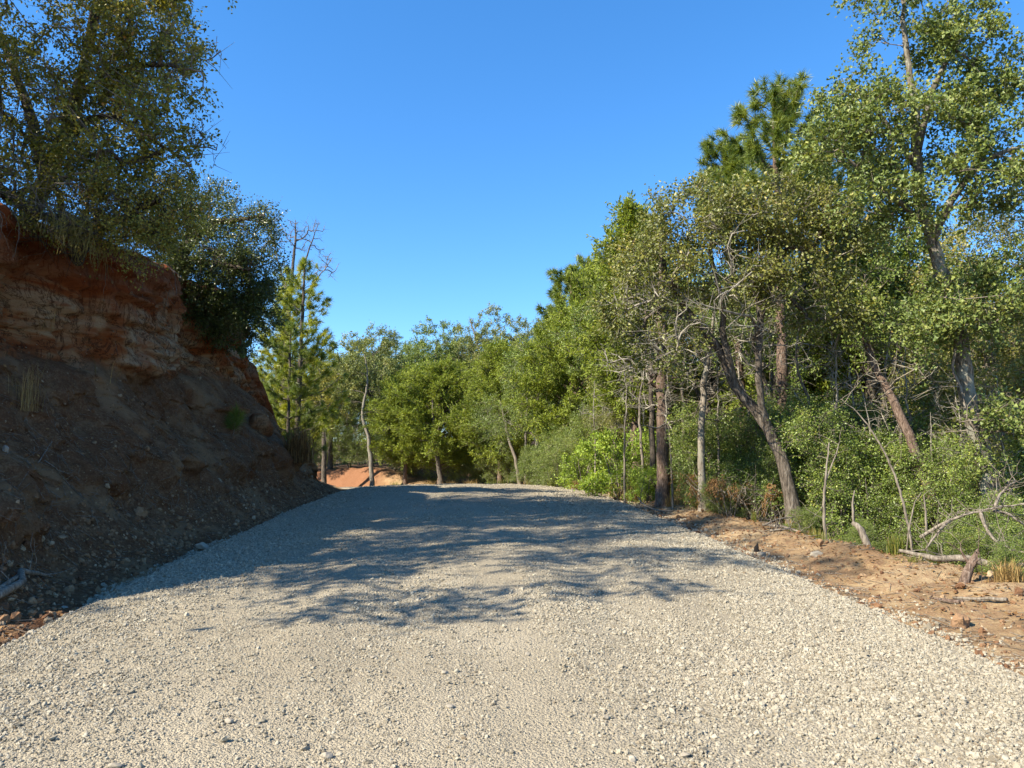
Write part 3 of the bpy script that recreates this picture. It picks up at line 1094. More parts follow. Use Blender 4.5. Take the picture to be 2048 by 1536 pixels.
tree("oak_tree", "tall spreading oak with dark trunk and yellowing leaves on top of the clay bank", "tree",
     [limb_pts([(20, 520, 12.2, .16), (92, 360, 12.2, .135), (140, 240, 12.0, .105), (168, 130, 11.8, .08), (188, 40, 11.6, .08), (215, -120, 11.4, .05)]),
      limb_pts([(120, 290, 12.1, .06), (200, 230, 11.6, .045), (290, 270, 11.2, .03), (380, 330, 11.0, .02)]),
      limb_pts([(92, 360, 12.2, .11), (60, 230, 12.4, .09), (20, 120, 12.6, .06), (-40, 0, 12.8, .03)]),
      limb_pts([(150, 200, 12.0, .06), (230, 140, 11.4, .045), (320, 130, 11.0, .03), (405, 145, 10.8, .015)]),
      limb_pts([(60, 420, 12.2, .09), (-60, 330, 12.0, .06), (-160, 260, 11.5, .03)])],
     [px_lobe(110, 90, 11.6, 190, 84), px_lobe(270, 70, 11.2, 130, 60), px_lobe(330, 150, 11.0, 85, 24), px_lobe(40, 230, 11.4, 150, 60),
      px_lobe(210, 240, 11.0, 150, 70), px_lobe(330, 300, 11.2, 85, 22), px_lobe(130, 370, 11.2, 170, 52, ry=90), px_lobe(310, 30, 11.0, 90, 26),
      px_lobe(120, -140, 11.8, 220, 60), px_lobe(330, -100, 11.2, 110, 24), px_lobe(-160, 40, 12.2, 190, 50), px_lobe(-150, 260, 11.8, 150, 35)],
     M['leaf_left_oak'], M['bark_dark'], M['twig'], 1, SMALL, 0.3,
     bare=[px_lobe(390, 120, 10.8, 60, 10), px_lobe(385, 275, 11, 50, 12), px_lobe(120, 415, 11.0, 160, 110, ry=75), px_lobe(200, 220, 11.0, 210, 80), px_lobe(60, 300, 11.4, 130, 50)], r_tip=.007)

tree("yaupon_tree", "low gold tinged shrubby tree hanging over the lip of the bank", "tree",
     [limb_pts([(150, 520, 11.8, .09), (190, 470, 11.4, .07), (260, 430, 11.0, .05), (320, 400, 10.8, .03)]),
      limb_pts([(190, 470, 11.4, .05), (150, 440, 10.8, .04), (90, 430, 10.4, .02)])],
     [px_lobe(250, 420, 11.0, 100, 55, ry=70), px_lobe(330, 420, 11.2, 80, 42, ry=70), px_lobe(130, 430, 10.9, 100, 32, ry=45), px_lobe(280, 480, 11.0, 60, 20, ry=35)],
     M['leaf_left_oak'], M['bark_dark'], M['twig_dark'], 2, dict(m=6, nl=20, tl=0.34, L=0.042, W=0.026, up=0.1, droop=0.4, spread=0.05, shift=0.18), 0.2,
     bare=[px_lobe(110, 460, 10.6, 120, 40, ry=50)])

tree("live_oak", "dark green small leaved oak leaning out over the end of the bank", "tree",
     [limb_pts([(330, 580, 17.5, .16), (370, 500, 17.2, .13), (420, 450, 16.8, .09), (480, 440, 16.4, .05), (530, 430, 16.2, .02)]),
      limb_pts([(370, 500, 17.2, .09), (390, 430, 17.0, .06), (420, 380, 16.8, .03)]),
      limb_pts([(360, 520, 17.2, .09), (430, 525, 16.8, .06), (500, 540, 16.4, .03)])],
     [px_lobe(400, 425, 17.0, 80, 55, ry=65), px_lobe(500, 455, 16.4, 60, 34, ry=60), px_lobe(350, 470, 16.8, 80, 46), px_lobe(515, 520, 16.6, 45, 14, ry=30), px_lobe(440, 505, 16.6, 80, 46, ry=50), px_lobe(300, 500, 16.4, 70, 34, ry=50)],
     M['leaf_dark'], M['bark_dark'], M['twig_dark'], 3, dict(m=6, nl=17, tl=0.42, L=0.06, W=0.034, up=0.15, droop=0.3, spread=0.05), 0.2,
     bare=[px_lobe(470, 480, 16.4, 90, 14)])

tree("evergreen_shrub", "dense blackish evergreen shrub bulging over the bank edge below the leaning oak", "shrub",
     [limb_pts([(370, 640, 18.6, .08), (410, 580, 18.2, .06), (450, 560, 17.8, .03)]),
      limb_pts([(410, 590, 18.4, .05), (460, 620, 17.8, .03), (500, 660, 17.6, .015)])],
     [px_lobe(435, 575, 17.8, 95, 105, ry=80), px_lobe(482, 640, 17.8, 66, 75, ry=62), px_lobe(375, 555, 17.8, 60, 45, ry=60), px_lobe(505, 585, 17.6, 50, 34, ry=60)],
     M['leaf_dark'], M['bark_dark'], M['twig_dark'], 4, dict(m=6, nl=24, tl=0.36, L=0.055, W=0.034, up=0.1, droop=0.4, spread=0.05, shift=-0.12), 0.0, shell=0.2)

# extra crowns along the bank top, seen as shade on the road and through the gaps
shade = None
for k, (bx_, by_, hh_, lab) in enumerate([(-9.0, 5.4, 1.75, "oak on the near end of the bank, known mainly by its dappled shade"), (-9.9, 10.0, 1.15, "stout oak on the bank crown between the tall oak and the near bank end"),
                                          (-9.4, 8.2, 1.4, "oak on the bank whose shade streaks the middle of the road"), (-12.6, 6.6, 1.75, "big oak set back from the near bank end")]):
    b = np.array([bx_, by_, 0.0])
    b[2] = bank_top(bx_, by_)[2] - .1
    if shade is None:
        shade = tree("oak_tree", lab, "tree",
             [([b, b + [.2, 0, 1.8], b + [.5, .1, 3.6], b + [.6, .2, 5.2]], [.17, .13, .08, .03])],
             [(b + [.5, .2, 4.2], (1.9, 1.8, 1.1), 66), (b + [1.0, -.5, 2.5], (1.3, 1.2, .7), 30), (b + [.0, 1.2, 2.9], (1.4, 1.1, .8), 30), (b + [-.9, -.5, 3.0], (1.3, 1.2, .8), 24)],
             M['leaf_left_oak'], M['bark_dark'], M['twig_dark'], 19, dict(SMALL, m=5, L=.075, W=.046, tl=.42, nl=14), 0.35)
        shade.scale = (hh_,) * 3
    else:
        copy_thing(shade, b, k * 1.9, hh_, lab)
# ------------------------------------------------------------------ pines past the end of the bank
def pine(name, label, base, top, whorls, seed, leafmat, needle, barkmat=None, r0=0.16, clear=0.3, reach=1.6, droopy=0.0, taper=0.75, ntuft=5, top_r=0.03, stubs=0, group=None, cat="tree", lean=None):
    rng = np.random.default_rng(seed)
    base, top = np.asarray(base, float), np.asarray(top, float)
    mid = (base + top) / 2 + (np.asarray(lean) if lean is not None else 0)
    P, R = smooth_path([base, mid, top], [r0, r0 * 0.7, top_r], 0.2, 0.008, rng)
    R = flare_base(P, R, 0.35)
    sk = Skel()
    sk.add(P, -1, R)
    gt, gn, gl = Geo(), Geo(), Geo()
    H = np.linalg.norm(top - base)
    tips, dirs = [], []
    for w in range(whorls):
        f = clear + (1 - clear) * (w + rng.uniform(0, .6)) / whorls
        f = min(f, 0.985)
        p = P[int(f * (len(P) - 1))]
        nb = rng.integers(3, 6)
        a0 = rng.uniform(0, 6.28)
        for k in range(nb):
            a = a0 + k * 6.283 / nb + rng.normal(0, .35)
            g_ = (f - clear) / (1 - clear)
            Lb = reach * (1 - g_) ** taper * rng.uniform(.55, 1.15) + 0.22
            d = np.array([math.cos(a), math.sin(a), 0.25 + 0.5 * g_ - droopy])
            q1 = p + d * Lb * .5
            q2 = p + d * Lb + np.array([0, 0, .22 * Lb])
            B, _ = smooth_path([p, q1, q2], [1, 1, 1], .2, .02, rng)
            ids = sk.add(B[1:], sk.nearest(p))
            br = max(.010, .022 * Lb / reach)
            sk.minr[ids] = np.linspace(br, .006, len(ids))
            n = max(2, int(ntuft * Lb / reach + 1))
            for t in np.linspace(.42, 1, n) if Lb > .5 else [0.7, 1.0]:
                q = B[min(len(B) - 1, int(t * (len(B) - 1)))]
                dd = unit(d + rng.normal(0, .5, 3))
                off = dd * rng.uniform(.08, .34) if t < 1 else d * 0
                tips.append(q + off)
                dirs.append(dd)
                if t < 1:
                    prisms(gn, q[None], (q + off)[None], .006, .004)
    for k in range(6):
        tips.append(top + rng.normal(0, .07, 3))
        dirs.append(np.array([0, 0, 1.0]) + rng.normal(0, .3, 3))
    for k in range(stubs):
        f = rng.uniform(.15, clear)
        p = P[int(f * (len(P) - 1))]
        a = rng.uniform(0, 6.28)
        d = np.array([math.cos(a), math.sin(a), rng.uniform(-.3, .3)])
        L_ = rng.uniform(.3, 1.4)
        B, _ = smooth_path([p, p + d * L_ * .5, p + d * L_ + [0, 0, -.15 * L_]], [1, 1, 1], .2, .03, rng)
        ids = sk.add(B[1:], sk.nearest(p))
        sk.minr[ids] = np.linspace(.014, .004, len(ids))
    r = np.maximum(sk.minr[:sk.n], .004)
    skin(sk, r, gt, gn)
    needles(gl, tips, dirs, rng, **needle)
    root = thing(name, label, cat, P[0], group)
    gt.build("trunk", barkmat or M['bark_pine'], root, True)
    if gn.n:
        tag(gn.build("branches", M['twig_dark'], root), kind='stuff')
    gl.build("crown", leafmat, root)
    return root


ND = dict(n=80, L=.24, W=.017, up=.35, spread=.85)
b1 = at(592, 905, 26.5); b1[2] = ground_z(b1[0], b1[1]) - .1
pine("pine_tree", "young yellow green pine standing past the end of the shaded bank", b1, at(610, 522, 26.2), 22, 31, M['needle'], dict(ND, n=80, W=.018), M['bark_dark'], .12, .14, 1.95, .05, .8, 7)
b2 = at(530, 880, 28); b2[2] = ground_z(b2[0], b2[1]) - .1
pine("pine_tree", "thin dark stemmed pine half hidden behind the young yellow green pine", b2, at(575, 545, 27.5), 15, 32, M['needle'], ND, M['bark_dark'], .15, .22, 1.4, .05, .5, 5, lean=(.1, 0, 0))
b3 = at(575, 900, 25.0); b3[2] = ground_z(b3[0], b3[1]) - .1
pine("pine_tree", "short dark pine at the foot of the two taller pines by the bank", b3, at(582, 650, 25.0), 10, 33, M['needle_dark'], ND, M['bark_dark'], .07, .12, 1.0, .1, .6, 5)

b = at(560, 900, 33); b[2] = ground_z(b[0], b[1]) - .1
tree("bare_tree", "leafless grey tree rising behind the young yellow green pine", "tree",
     [([b, at(572, 700, 33), at(585, 540, 33), at(592, 470, 33), at(590, 440, 33)], [.16, .13, .07, .04, .015]),
      limb_pts([(582, 590, 33, .06), (610, 520, 32.8, .04), (635, 450, 32.6, .015)]),
      limb_pts([(578, 600, 33, .06), (555, 520, 33.2, .03), (540, 455, 33.4, .012)]),
      limb_pts([(585, 610, 33, .05), (630, 565, 32.6, .03), (665, 515, 32.3, .012)])],
     [], None, M['bark_grey'], M['dead_wood'], 5, ntrunk_ok=.5,
     bare=[px_lobe(588, 470, 33, 34, 34, ry=40), px_lobe(630, 470, 33, 30, 30, ry=45), px_lobe(545, 480, 33, 30, 28, ry=50), px_lobe(650, 535, 32.5, 30, 26, ry=35)], r_tip=.011)

# ------------------------------------------------------------------ generic growers
def oak_at(name, label, base, h, w, seed, leafmat, barkmat, leaf, lean=(0, 0), ntips=230, clear=.35, group=None, cat="tree", trunk_r=None, lobes=5, twigmat=None, bare=0, grow_kw=None):
    rng = np.random.default_rng(seed)
    b = np.asarray(base, float)
    r = trunk_r or .02 * h + .02
    t1 = b + np.array([lean[0] * .4, lean[1] * .4, h * clear])
    t2 = b + np.array([lean[0] * .8, lean[1] * .8, h * .7]) + rng.normal(0, .1, 3)
    t3 = b + np.array([lean[0], lean[1], h * .82])
    limbs = [([b, t1, t2, t3], [r, r * .75, r * .42, r * .15])]
    lo = [(b + np.array([lean[0], lean[1], h * .76]), (w * .62, w * .62, h * .24), ntips // 3)]
    for k in range(lobes):
        a = k * 6.283 / lobes + rng.uniform(-.5, .5)
        hh = rng.uniform(clear + .12, .8)
        c = b + np.array([lean[0] * hh + math.cos(a) * w * .55, lean[1] * hh + math.sin(a) * w * .55, h * hh])
        lo.append((c, (w * .48, w * .48, h * rng.uniform(.11, .18)), int(ntips * .67 / lobes)))
        limbs.append(([t1 + (t2 - t1) * rng.uniform(.0, .7), (t1 + c) / 2 + [0, 0, h * .06], c], [r * .45, r * .3, r * .12]))
    br = [(b + np.array([lean[0] * .6, lean[1] * .6, h * .45]), (w * .8, w * .8, h * .2), bare)] if bare else None
    return tree(name, label, cat, limbs, lo, leafmat, barkmat, twigmat or M['twig'], seed, leaf, clear * .8, group, bare=br, grow_kw=grow_kw)


def cedar(name, label, base, h, w, seed, group=None, clear=.18, leafmat=None, lean=(0, 0), dens=1.0):
    rng = np.random.default_rng(seed)
    b = np.asarray(base, float)
    top = b + np.array([lean[0], lean[1], h])
    P, R = smooth_path([b, (b + top) / 2 + rng.normal(0, .08, 3), top], [.017 * h + .02, .011 * h, .012], .2, .015, rng)
    sk = Skel()
    sk.add(P, -1, flare_base(P, R, .4))
    gt, gn, gl = Geo(), Geo(), Geo()
    nb = int(120 * dens)
    tips, outs = [], []
    ph = rng.uniform(0, 6.28, 4)
    for k in range(nb):
        f = clear + (1 - clear) * (k + rng.random()) / nb
        p = P[int(f * (len(P) - 1))]
        a = k * 2.4 + rng.normal(0, .4)
        g_ = (f - clear) / (1 - clear)
        prof_ = (min(1, .45 + g_ * 2.2)) * (1 - g_) ** .62
        Lb = w * prof_ * (1 + .3 * math.sin(a * 2 + ph[0] + 4 * f)) * rng.uniform(.7, 1.12) + .12
        d = np.array([math.cos(a), math.sin(a), .38 + .6 * g_])
        e = p + d * Lb + np.array([0, 0, -.16 * Lb])
        B, _ = smooth_path([p, p + d * Lb * .55, e], [1, 1, 1], .22, .02, rng)
        ids = sk.add(B[1:], sk.nearest(p))
        sk.minr[ids] = np.linspace(.008 + .008 * Lb, .004, len(ids))
        n = max(3, int(Lb * 5.5))
        for t in np.linspace(.4, 1, n):
            q = B[min(len(B) - 1, int(t * (len(B) - 1)))]
            tips.append(q)
            outs.append(d + rng.normal(0, .5, 3))
    r = np.maximum(sk.minr[:sk.n], .004)
    skin(sk, r, gt, gn)
    foliate(gl, gn, tips, outs, rng, m=6, nl=13, tl=.46, L=.12, W=.042, up=.2, droop=.3, spread=.03, follow=1.0, clump=.6, face_up=.3)
    root = thing(name, label, "tree", b, group)
    gt.build("trunk", M['bark_pine'], root, True)
    gl.build("crown", leafmat or M['cedar'], root)
    tag(gn.build("twigs", M['twig'], root), kind='stuff')
    return root


def bush(name, label, base, h, w, seed, leafmat, leaf, ntips=150, group=None, stems=6, cat="shrub", bark='twig', grow_kw=None):
    rng = np.random.default_rng(seed)
    b = np.asarray(base, float)
    limbs = []
    for k in range(stems):
        a = k * 6.283 / stems + rng.uniform(-.5, .5)
        e = b + np.array([math.cos(a) * w * .45, math.sin(a) * w * .45, h * rng.uniform(.5, .8)])
        s0 = b + np.array([math.cos(a), math.sin(a), 0]) * .06
        limbs.append(([s0, (s0 + e) / 2 + [0, 0, .12 * h], e], [.022, .016, .007]))
    lo = [(b + np.array([0, 0, h * .5]), (w * .6, w * .6, h * .42), int(ntips * .3))]
    for k in range(9):
        a = rng.uniform(0, 6.28)
        q = rng.uniform(.35, .95)
        sz = rng.uniform(.2, .42)
        lo.append((b + np.array([math.cos(a) * w * q, math.sin(a) * w * q, h * rng.uniform(.2, 1.0) * (1.05 - .3 * q)]), (w * sz, w * sz, h * sz * .5), max(4, int(ntips * .55 * sz / 2.2))))
    return tree(name, label, cat, limbs, lo, leafmat, M[bark], M['twig'], seed, leaf, 0.0, group, shell=.3, r_tip=.004, grow_kw=grow_kw)


def gp(px, py, d):
    """ground point straight below the view ray at that distance"""
    p = at(px, py, d)
    p[2] = ground_z(p[0], p[1]) - .06
    return p


LEAF_MID = dict(m=6, nl=20, tl=.50, L=.10, W=.065, up=.2, droop=.3, spread=.06)
LEAF_YAU = dict(m=7, nl=24, tl=.36, L=.044, W=.028, up=.2, droop=.35, spread=.05)

# ------------------------------------------------------------------ wood ahead, beyond the crest
c1 = gp(880, 955, 40)
cedar("cedar_tree", "broad yellow green cedar straight ahead, left of the centre of the crest", c1, 6.6, 3.3, 41)
c2 = gp(1000, 955, 37)
cd2 = cedar("cedar_tree", "dense green cedar beside the thin white leaning trunk past the crest", c2, 6.9, 3.0, 42)
copy_thing(cd2, gp(810, 955, 42), 1.3, .88, "smaller cedar at the edge of the orange clay cut")
copy_thing(cd2, gp(1165, 985, 29), 4.0, (.9, .9, 1.0), "tall olive green cedar under the dark pine tops")
copy_thing(cd2, gp(1215, 985, 31), 2.1, (.85, .85, 1.35), "narrow tall cedar behind the broken dead pine")
yo = oak_at("yaupon_tree", "rounded fine leaved tree with speckled light green crown past the crest", gp(1075, 965, 31), 6.2, 2.6, 43, M['leaf_green'], M['bark_pale'],
            dict(m=6, nl=26, tl=.42, L=.05, W=.03, up=.15, droop=.3, spread=.06), ntips=290, clear=.22)
oA = oak_at("oak_tree", "grey green round topped oak above the orange clay cut", gp(740, 950, 48), 9.3, 3.0, 44, M['leaf_grey'], M['bark_grey'], LEAF_MID, ntips=270)
oB = oak_at("oak_tree", "highest round topped oak in the centre of the far wood", gp(1000, 955, 50), 11.2, 3.6, 45, M['leaf_grey'], M['bark_pale'], LEAF_MID, ntips=280, lobes=6)
oC = oak_at("oak_tree", "bluish green oak left of the highest round topped oak", gp(870, 955, 52), 10.4, 3.0, 46, M['leaf_green'], M['bark_grey'], LEAF_MID, ntips=250)
far = [(oA, 660, 46, .80, .4, "low brownish oak whose trunk stands on the orange clay cut"), (oB, 1090, 47, .88, 2.2, "oak with pinkish bare twigs beside the dark pine tops"),
       (oC, 790, 60, 1.0, 1.1, "pale oak filling the dip in the far tree line"), (oA, 930, 62, 1.12, 3.0, "oak showing between the two highest far crowns"),
       (oB, 520, 44, .62, .7, "oak glimpsed between the bank and the dark pine stems")]
for o, px, d, sc, rz, lab in far:
    copy_thing(o, gp(px, 950, d), rz, sc, lab)
for k, (px, d, sc) in enumerate([(700, 64, 1.0), (600, 58, .85), (850, 70, 1.1), (1010, 66, 1.15), (1120, 62, 1.15), (1180, 52, 1.1), (540, 66, .9), (770, 74, 1.05), (480, 60, .8), (930, 78, 1.15), (1080, 74, 1.2)]):
    copy_thing((oA, oB, oC)[k % 3], gp(px, 950, d), k * 1.7, sc, "oak crowded deep in the far wood behind the round topped oaks", "oaks crowded deep in the far wood")
# slim trunks standing at the edge of the far wood
def slim(label, spec, mat, seed, lobes=(), leafmat=None, name="slender_tree", bare=None, leaf=None):
    P, R = limb_pts(spec)
    P[0][2] = ground_z(P[0][0], P[0][1]) - .08
    return tree(name, label, "tree", [(P, R)], [px_lobe(*l) for l in lobes], leafmat, mat, M['twig'], seed, leaf or LEAF_MID, .5, bare=[px_lobe(*l) for l in (bare or [])] or None)


slim("thin white trunk leaning left at the far road edge", [(1041, 965, 34, .085), (1030, 915, 34.2, .075), (1018, 880, 34.4, .06), (1000, 800, 35, .03)], M['dead_wood'], 51, bare=[(1005, 830, 34.8, 22, 8)])
slim("straight grey trunk close right of the thin white leaning trunk", [(1052, 965, 33, .07), (1051, 900, 33, .06), (1055, 800, 33, .04), (1060, 720, 33, .02)], M['bark_pale'], 52, [(1060, 730, 33, 40, 16)], M['leaf_green'])
slim("pale crooked trunk at the right side of the orange clay cut", [(746, 935, 41, .13), (738, 880, 41, .11), (725, 830, 41, .08), (735, 760, 41, .05), (728, 700, 41, .02)], M['bark_pale'], 53, [(735, 720, 41, 45, 22), (690, 760, 41, 35, 12)], M['leaf_grey'], bare=[(725, 830, 41, 50, 14)])
slim("brown trunk standing on top of the orange clay cut", [(650, 912, 42, .15), (648, 860, 42, .12), (642, 800, 42, .07), (640, 740, 42, .03)], M['bark_grey'], 54, [(650, 790, 42, 60, 34, 45), (610, 760, 42, 45, 20)], M['leaf_left_oak'], bare=[(650, 850, 42, 50, 14)])
slim("dark trunk below the broad yellow green cedar", [(883, 955, 39, .13), (874, 900, 39, .11), (868, 850, 39, .08), (865, 800, 39, .04)], M['bark_grey'], 55, bare=[(870, 870, 39, 40, 14)])
slim("dead bare trunk poking white out of the highest round topped oak", [(985, 955, 49, .12), (968, 760, 49, .10), (955, 690, 49, .07), (940, 640, 49, .03)], M['dead_wood'], 56, bare=[(950, 670, 49, 20, 8)])

# ------------------------------------------------------------------ the sunlit wood on the outer side
tree("post_oak", "tallest oak with large glossy leaves and crooked grey trunk in the sunlit wood", "tree",
     [limb_pts([(1988, 1040, 11.6, .15), (1968, 920, 11.6, .13), (1938, 800, 11.6, .125), (1922, 690, 11.5, .115), (1898, 590, 11.4, .10), (1862, 480, 11.3, .09), (1838, 390, 11.3, .09), (1832, 250, 11.2, .07), (1820, 150, 11.2, .05), (1800, -60, 11.2, .025)]),
      limb_pts([(1862, 475, 11.3, .08), (1905, 400, 11.0, .06), (1960, 330, 10.8, .045), (2060, 290, 10.6, .02)]),
      limb_pts([(1834, 300, 11.2, .06), (1870, 170, 11.0, .045), (1920, 80, 10.9, .02)]),
      limb_pts([(1836, 340, 11.2, .05), (1760, 230, 11.2, .04), (1700, 160, 11.2, .015)]),
      limb_pts([(1850, 440, 11.3, .05), (1760, 380, 11.0, .035), (1690, 310, 10.9, .015)])],
     [px_lobe(1820, 60, 11.2, 95, 22, ry=75), px_lobe(1930, 90, 10.9, 75, 17, ry=80), px_lobe(1700, 190, 11.2, 65, 16), px_lobe(1760, 260, 11.1, 95, 26), px_lobe(1690, 300, 11, 70, 15, ry=55),
      px_lobe(1890, 260, 10.9, 95, 24), px_lobe(1990, 230, 10.8, 75, 17), px_lobe(1960, 360, 10.8, 95, 22, ry=60), px_lobe(1800, 400, 11.0, 100, 25, ry=60), px_lobe(1930, 130, 11.2, 90, 12),
      px_lobe(2080, 300, 10.6, 80, 16), px_lobe(1950, 610, 11.2, 90, 22, ry=55), px_lobe(1880, 660, 11.1, 55, 12, ry=40), px_lobe(2040, 560, 11, 70, 14), px_lobe(1820, -80, 11.2, 120, 18), px_lobe(2020, 880, 11.2, 60, 14, ry=80)],
     M['leaf_post_oak'], M['bark_oak'], M['twig'], 6, dict(m=6, nl=23, tl=.40, L=.078, W=.062, up=.2, droop=.3, spread=.06, lobed=True, clump=.8), .45,
     bare=[px_lobe(1900, 330, 11, 160, 14), px_lobe(1930, 820, 11.3, 90, 8)])

tree("water_oak", "grey barked oak leaning left over the verge with small olive leaves", "tree",
     [limb_pts([(1592, 1045, 13.2, .125), (1575, 960, 13.2, .112), (1548, 880, 13.3, .10), (1512, 820, 13.4, .10), (1470, 770, 13.4, .085), (1440, 700, 13.4, .08), (1400, 650, 13.3, .075), (1350, 590, 13.2, .055), (1325, 520, 13.2, .05), (1330, 450, 13.2, .025)]),
      limb_pts([(1470, 765, 13.4, .07), (1445, 660, 13.2, .06), (1448, 600, 13.1, .05), (1420, 500, 13, .04), (1440, 430, 13, .02)]),
      limb_pts([(1540, 860, 13.3, .07), (1516, 760, 13.1, .062), (1522, 640, 13.0, .056), (1505, 560, 13.0, .045), (1498, 480, 13, .04), (1510, 400, 13, .02)]),
      limb_pts([(1520, 630, 13.0, .055), (1545, 560, 12.9, .045), (1570, 500, 12.8, .02)]),
      limb_pts([(1400, 650, 13.3, .06), (1340, 620, 13, .04), (1290, 600, 12.9, .015)])],
     [px_lobe(1390, 450, 13.0, 100, 46, ry=75), px_lobe(1500, 430, 12.9, 110, 52, ry=70), px_lobe(1600, 440, 12.9, 90, 38, ry=70), px_lobe(1310, 530, 13.2, 85, 34, ry=70), px_lobe(1450, 560, 12.8, 110, 34, ry=60),
      px_lobe(1580, 560, 12.8, 90, 30, ry=60), px_lobe(1260, 620, 13.2, 65, 22, ry=50), px_lobe(1670, 500, 12.9, 80, 30, ry=80), px_lobe(1340, 690, 13.0, 70, 16, ry=60), px_lobe(1660, 620, 13.0, 80, 26, ry=50)],
     M['leaf_olive'], M['bark_grey'], M['pale_twig'], 7, dict(m=7, nl=20, tl=.42, L=.062, W=.040, up=.15, droop=.3, spread=.06), .5,
     bare=[px_lobe(1420, 620, 12.7, 180, 70, ry=140), px_lobe(1320, 640, 12.7, 100, 30), px_lobe(1560, 620, 12.7, 100, 30), px_lobe(1440, 500, 12.6, 120, 26)], r_tip=.008)

pb_ = at(1326, 1000, 16.8); pb_[2] = ground_z(pb_[0], pb_[1]) - .1
tree("dead_pine", "dead brown pine with straight scaly trunk and grey twigs beside the road", "tree",
     [([pb_, at(1325, 850, 16.8), at(1323, 640, 16.8), at(1322, 480, 16.8), at(1322, 450, 16.8)], [.155, .135, .11, .05, .02])],
     [], None, M['bark_pine'], M['pale_twig'], 8, ntrunk_ok=.3, bare=[px_lobe(1310, 640, 16.4, 90, 80, ry=80), px_lobe(1330, 780, 16.4, 90, 44, ry=90), px_lobe(1270, 700, 16.4, 80, 40, ry=70)], r_tip=.009, grow_kw=dict(lift=-.15))
pb2 = at(1572, 1000, 16.0); pb2[2] = ground_z(pb2[0], pb2[1]) - .1
pine("pine_tree", "tall pine with scaly pinkish trunk and needle tufts above the grey leaning oak", pb2, at(1548, 190, 16.6), 15, 9, M['needle_dark'], dict(n=80, L=.23, W=.016, up=.3, spread=1.0), None, .15, .72, 1.15, -.05, .45, 8, .05, 26)
pb3 = at(1500, 1000, 19); pb3[2] = ground_z(pb3[0], pb3[1]) - .1
pine("pine_tree", "second pine crown lower left of the tall pine top", pb3, at(1448, 290, 19), 11, 10, M['needle_dark'], dict(n=80, L=.23, W=.016, up=.3, spread=1.0), None, .13, .78, .8, -.05, .45, 8, .05, 10)
pb4 = at(1640, 1000, 19); pb4[2] = ground_z(pb4[0], pb4[1]) - .1
pine("pine_tree", "pine crown filling the gap between the tall pine and the tallest oak", pb4, at(1660, 300, 19), 13, 12, M['needle_dark'], dict(n=80, L=.23, W=.016, up=.3, spread=1.0), None, .14, .72, 1.5, -.1, .45, 9, .05, 10)
pb5 = at(1150, 990, 33); pb5[2] = ground_z(pb5[0], pb5[1]) - .1
pn5 = pine("pine_tree", "dark pine whose tufted top breaks the tree line right of the far wood", pb5, at(1142, 548, 33), 14, 13, M['needle_dark'], dict(n=70, L=.32, W=.026, up=.3, spread=.95), None, .16, .62, 1.5, -.1, .45, 9, .05, 8)
copy_thing(pn5, gp(1205, 990, 34), 2.0, 1.08, "dark pine just right of the one breaking the tree line")
copy_thing(pn5, gp(1285, 990, 30), 4.0, 1.12, "dark pine behind the cedar spire in the sunlit wood")
cedar("cedar_tree", "slim cedar whose spire tops the slope of crowns", gp(1275, 990, 21), 8.3, 1.3, 47, clear=.25)
slim("grey trunk between the dead pine and the grey leaning oak", [(1405, 990, 14.8, .08), (1402, 900, 14.8, .07), (1408, 770, 14.8, .06), (1420, 700, 14.8, .04), (1430, 600, 14.8, .02)], M['bark_pale'], 57, [(1420, 640, 14.8, 60, 16)], M['leaf_olive'], bare=[(1430, 800, 14.6, 70, 14)], leaf=LEAF_YAU)
slim("dark thin trunk just left of the dead brown pine", [(1308, 985, 18.0, .08), (1304, 850, 18, .07), (1302, 700, 18, .04)], M['bark_dark'], 58, bare=[(1300, 760, 18, 60, 14)])
slim("brown flaking trunk leaning left under the tallest oak", [(1895, 1065, 12.2, .09), (1850, 960, 12.4, .085), (1800, 830, 12.6, .075), (1765, 760, 12.8, .06), (1735, 700, 13, .05), (1720, 620, 13, .02)], M['bark_pine'], 59, [(1740, 640, 13, 80, 26, 50)], M['leaf_green'], bare=[(1790, 760, 12.8, 70, 10)], leaf=LEAF_YAU)
slim("distant brown trunk seen through the shrubs right of the pinkish pine", [(1606, 960, 20, .09), (1604, 800, 20, .08), (1600, 650, 20, .05)], M['bark_pine'], 60, bare=[(1602, 720, 20, 60, 10)])
slim("shaded trunk behind the flaking leaning trunk", [(1895, 980, 17, .12), (1880, 860, 17, .11), (1868, 740, 17, .08), (1860, 600, 17, .03)], M['bark_grey'], 61, [(1860, 640, 17, 110, 26, 60)], M['leaf_green'])

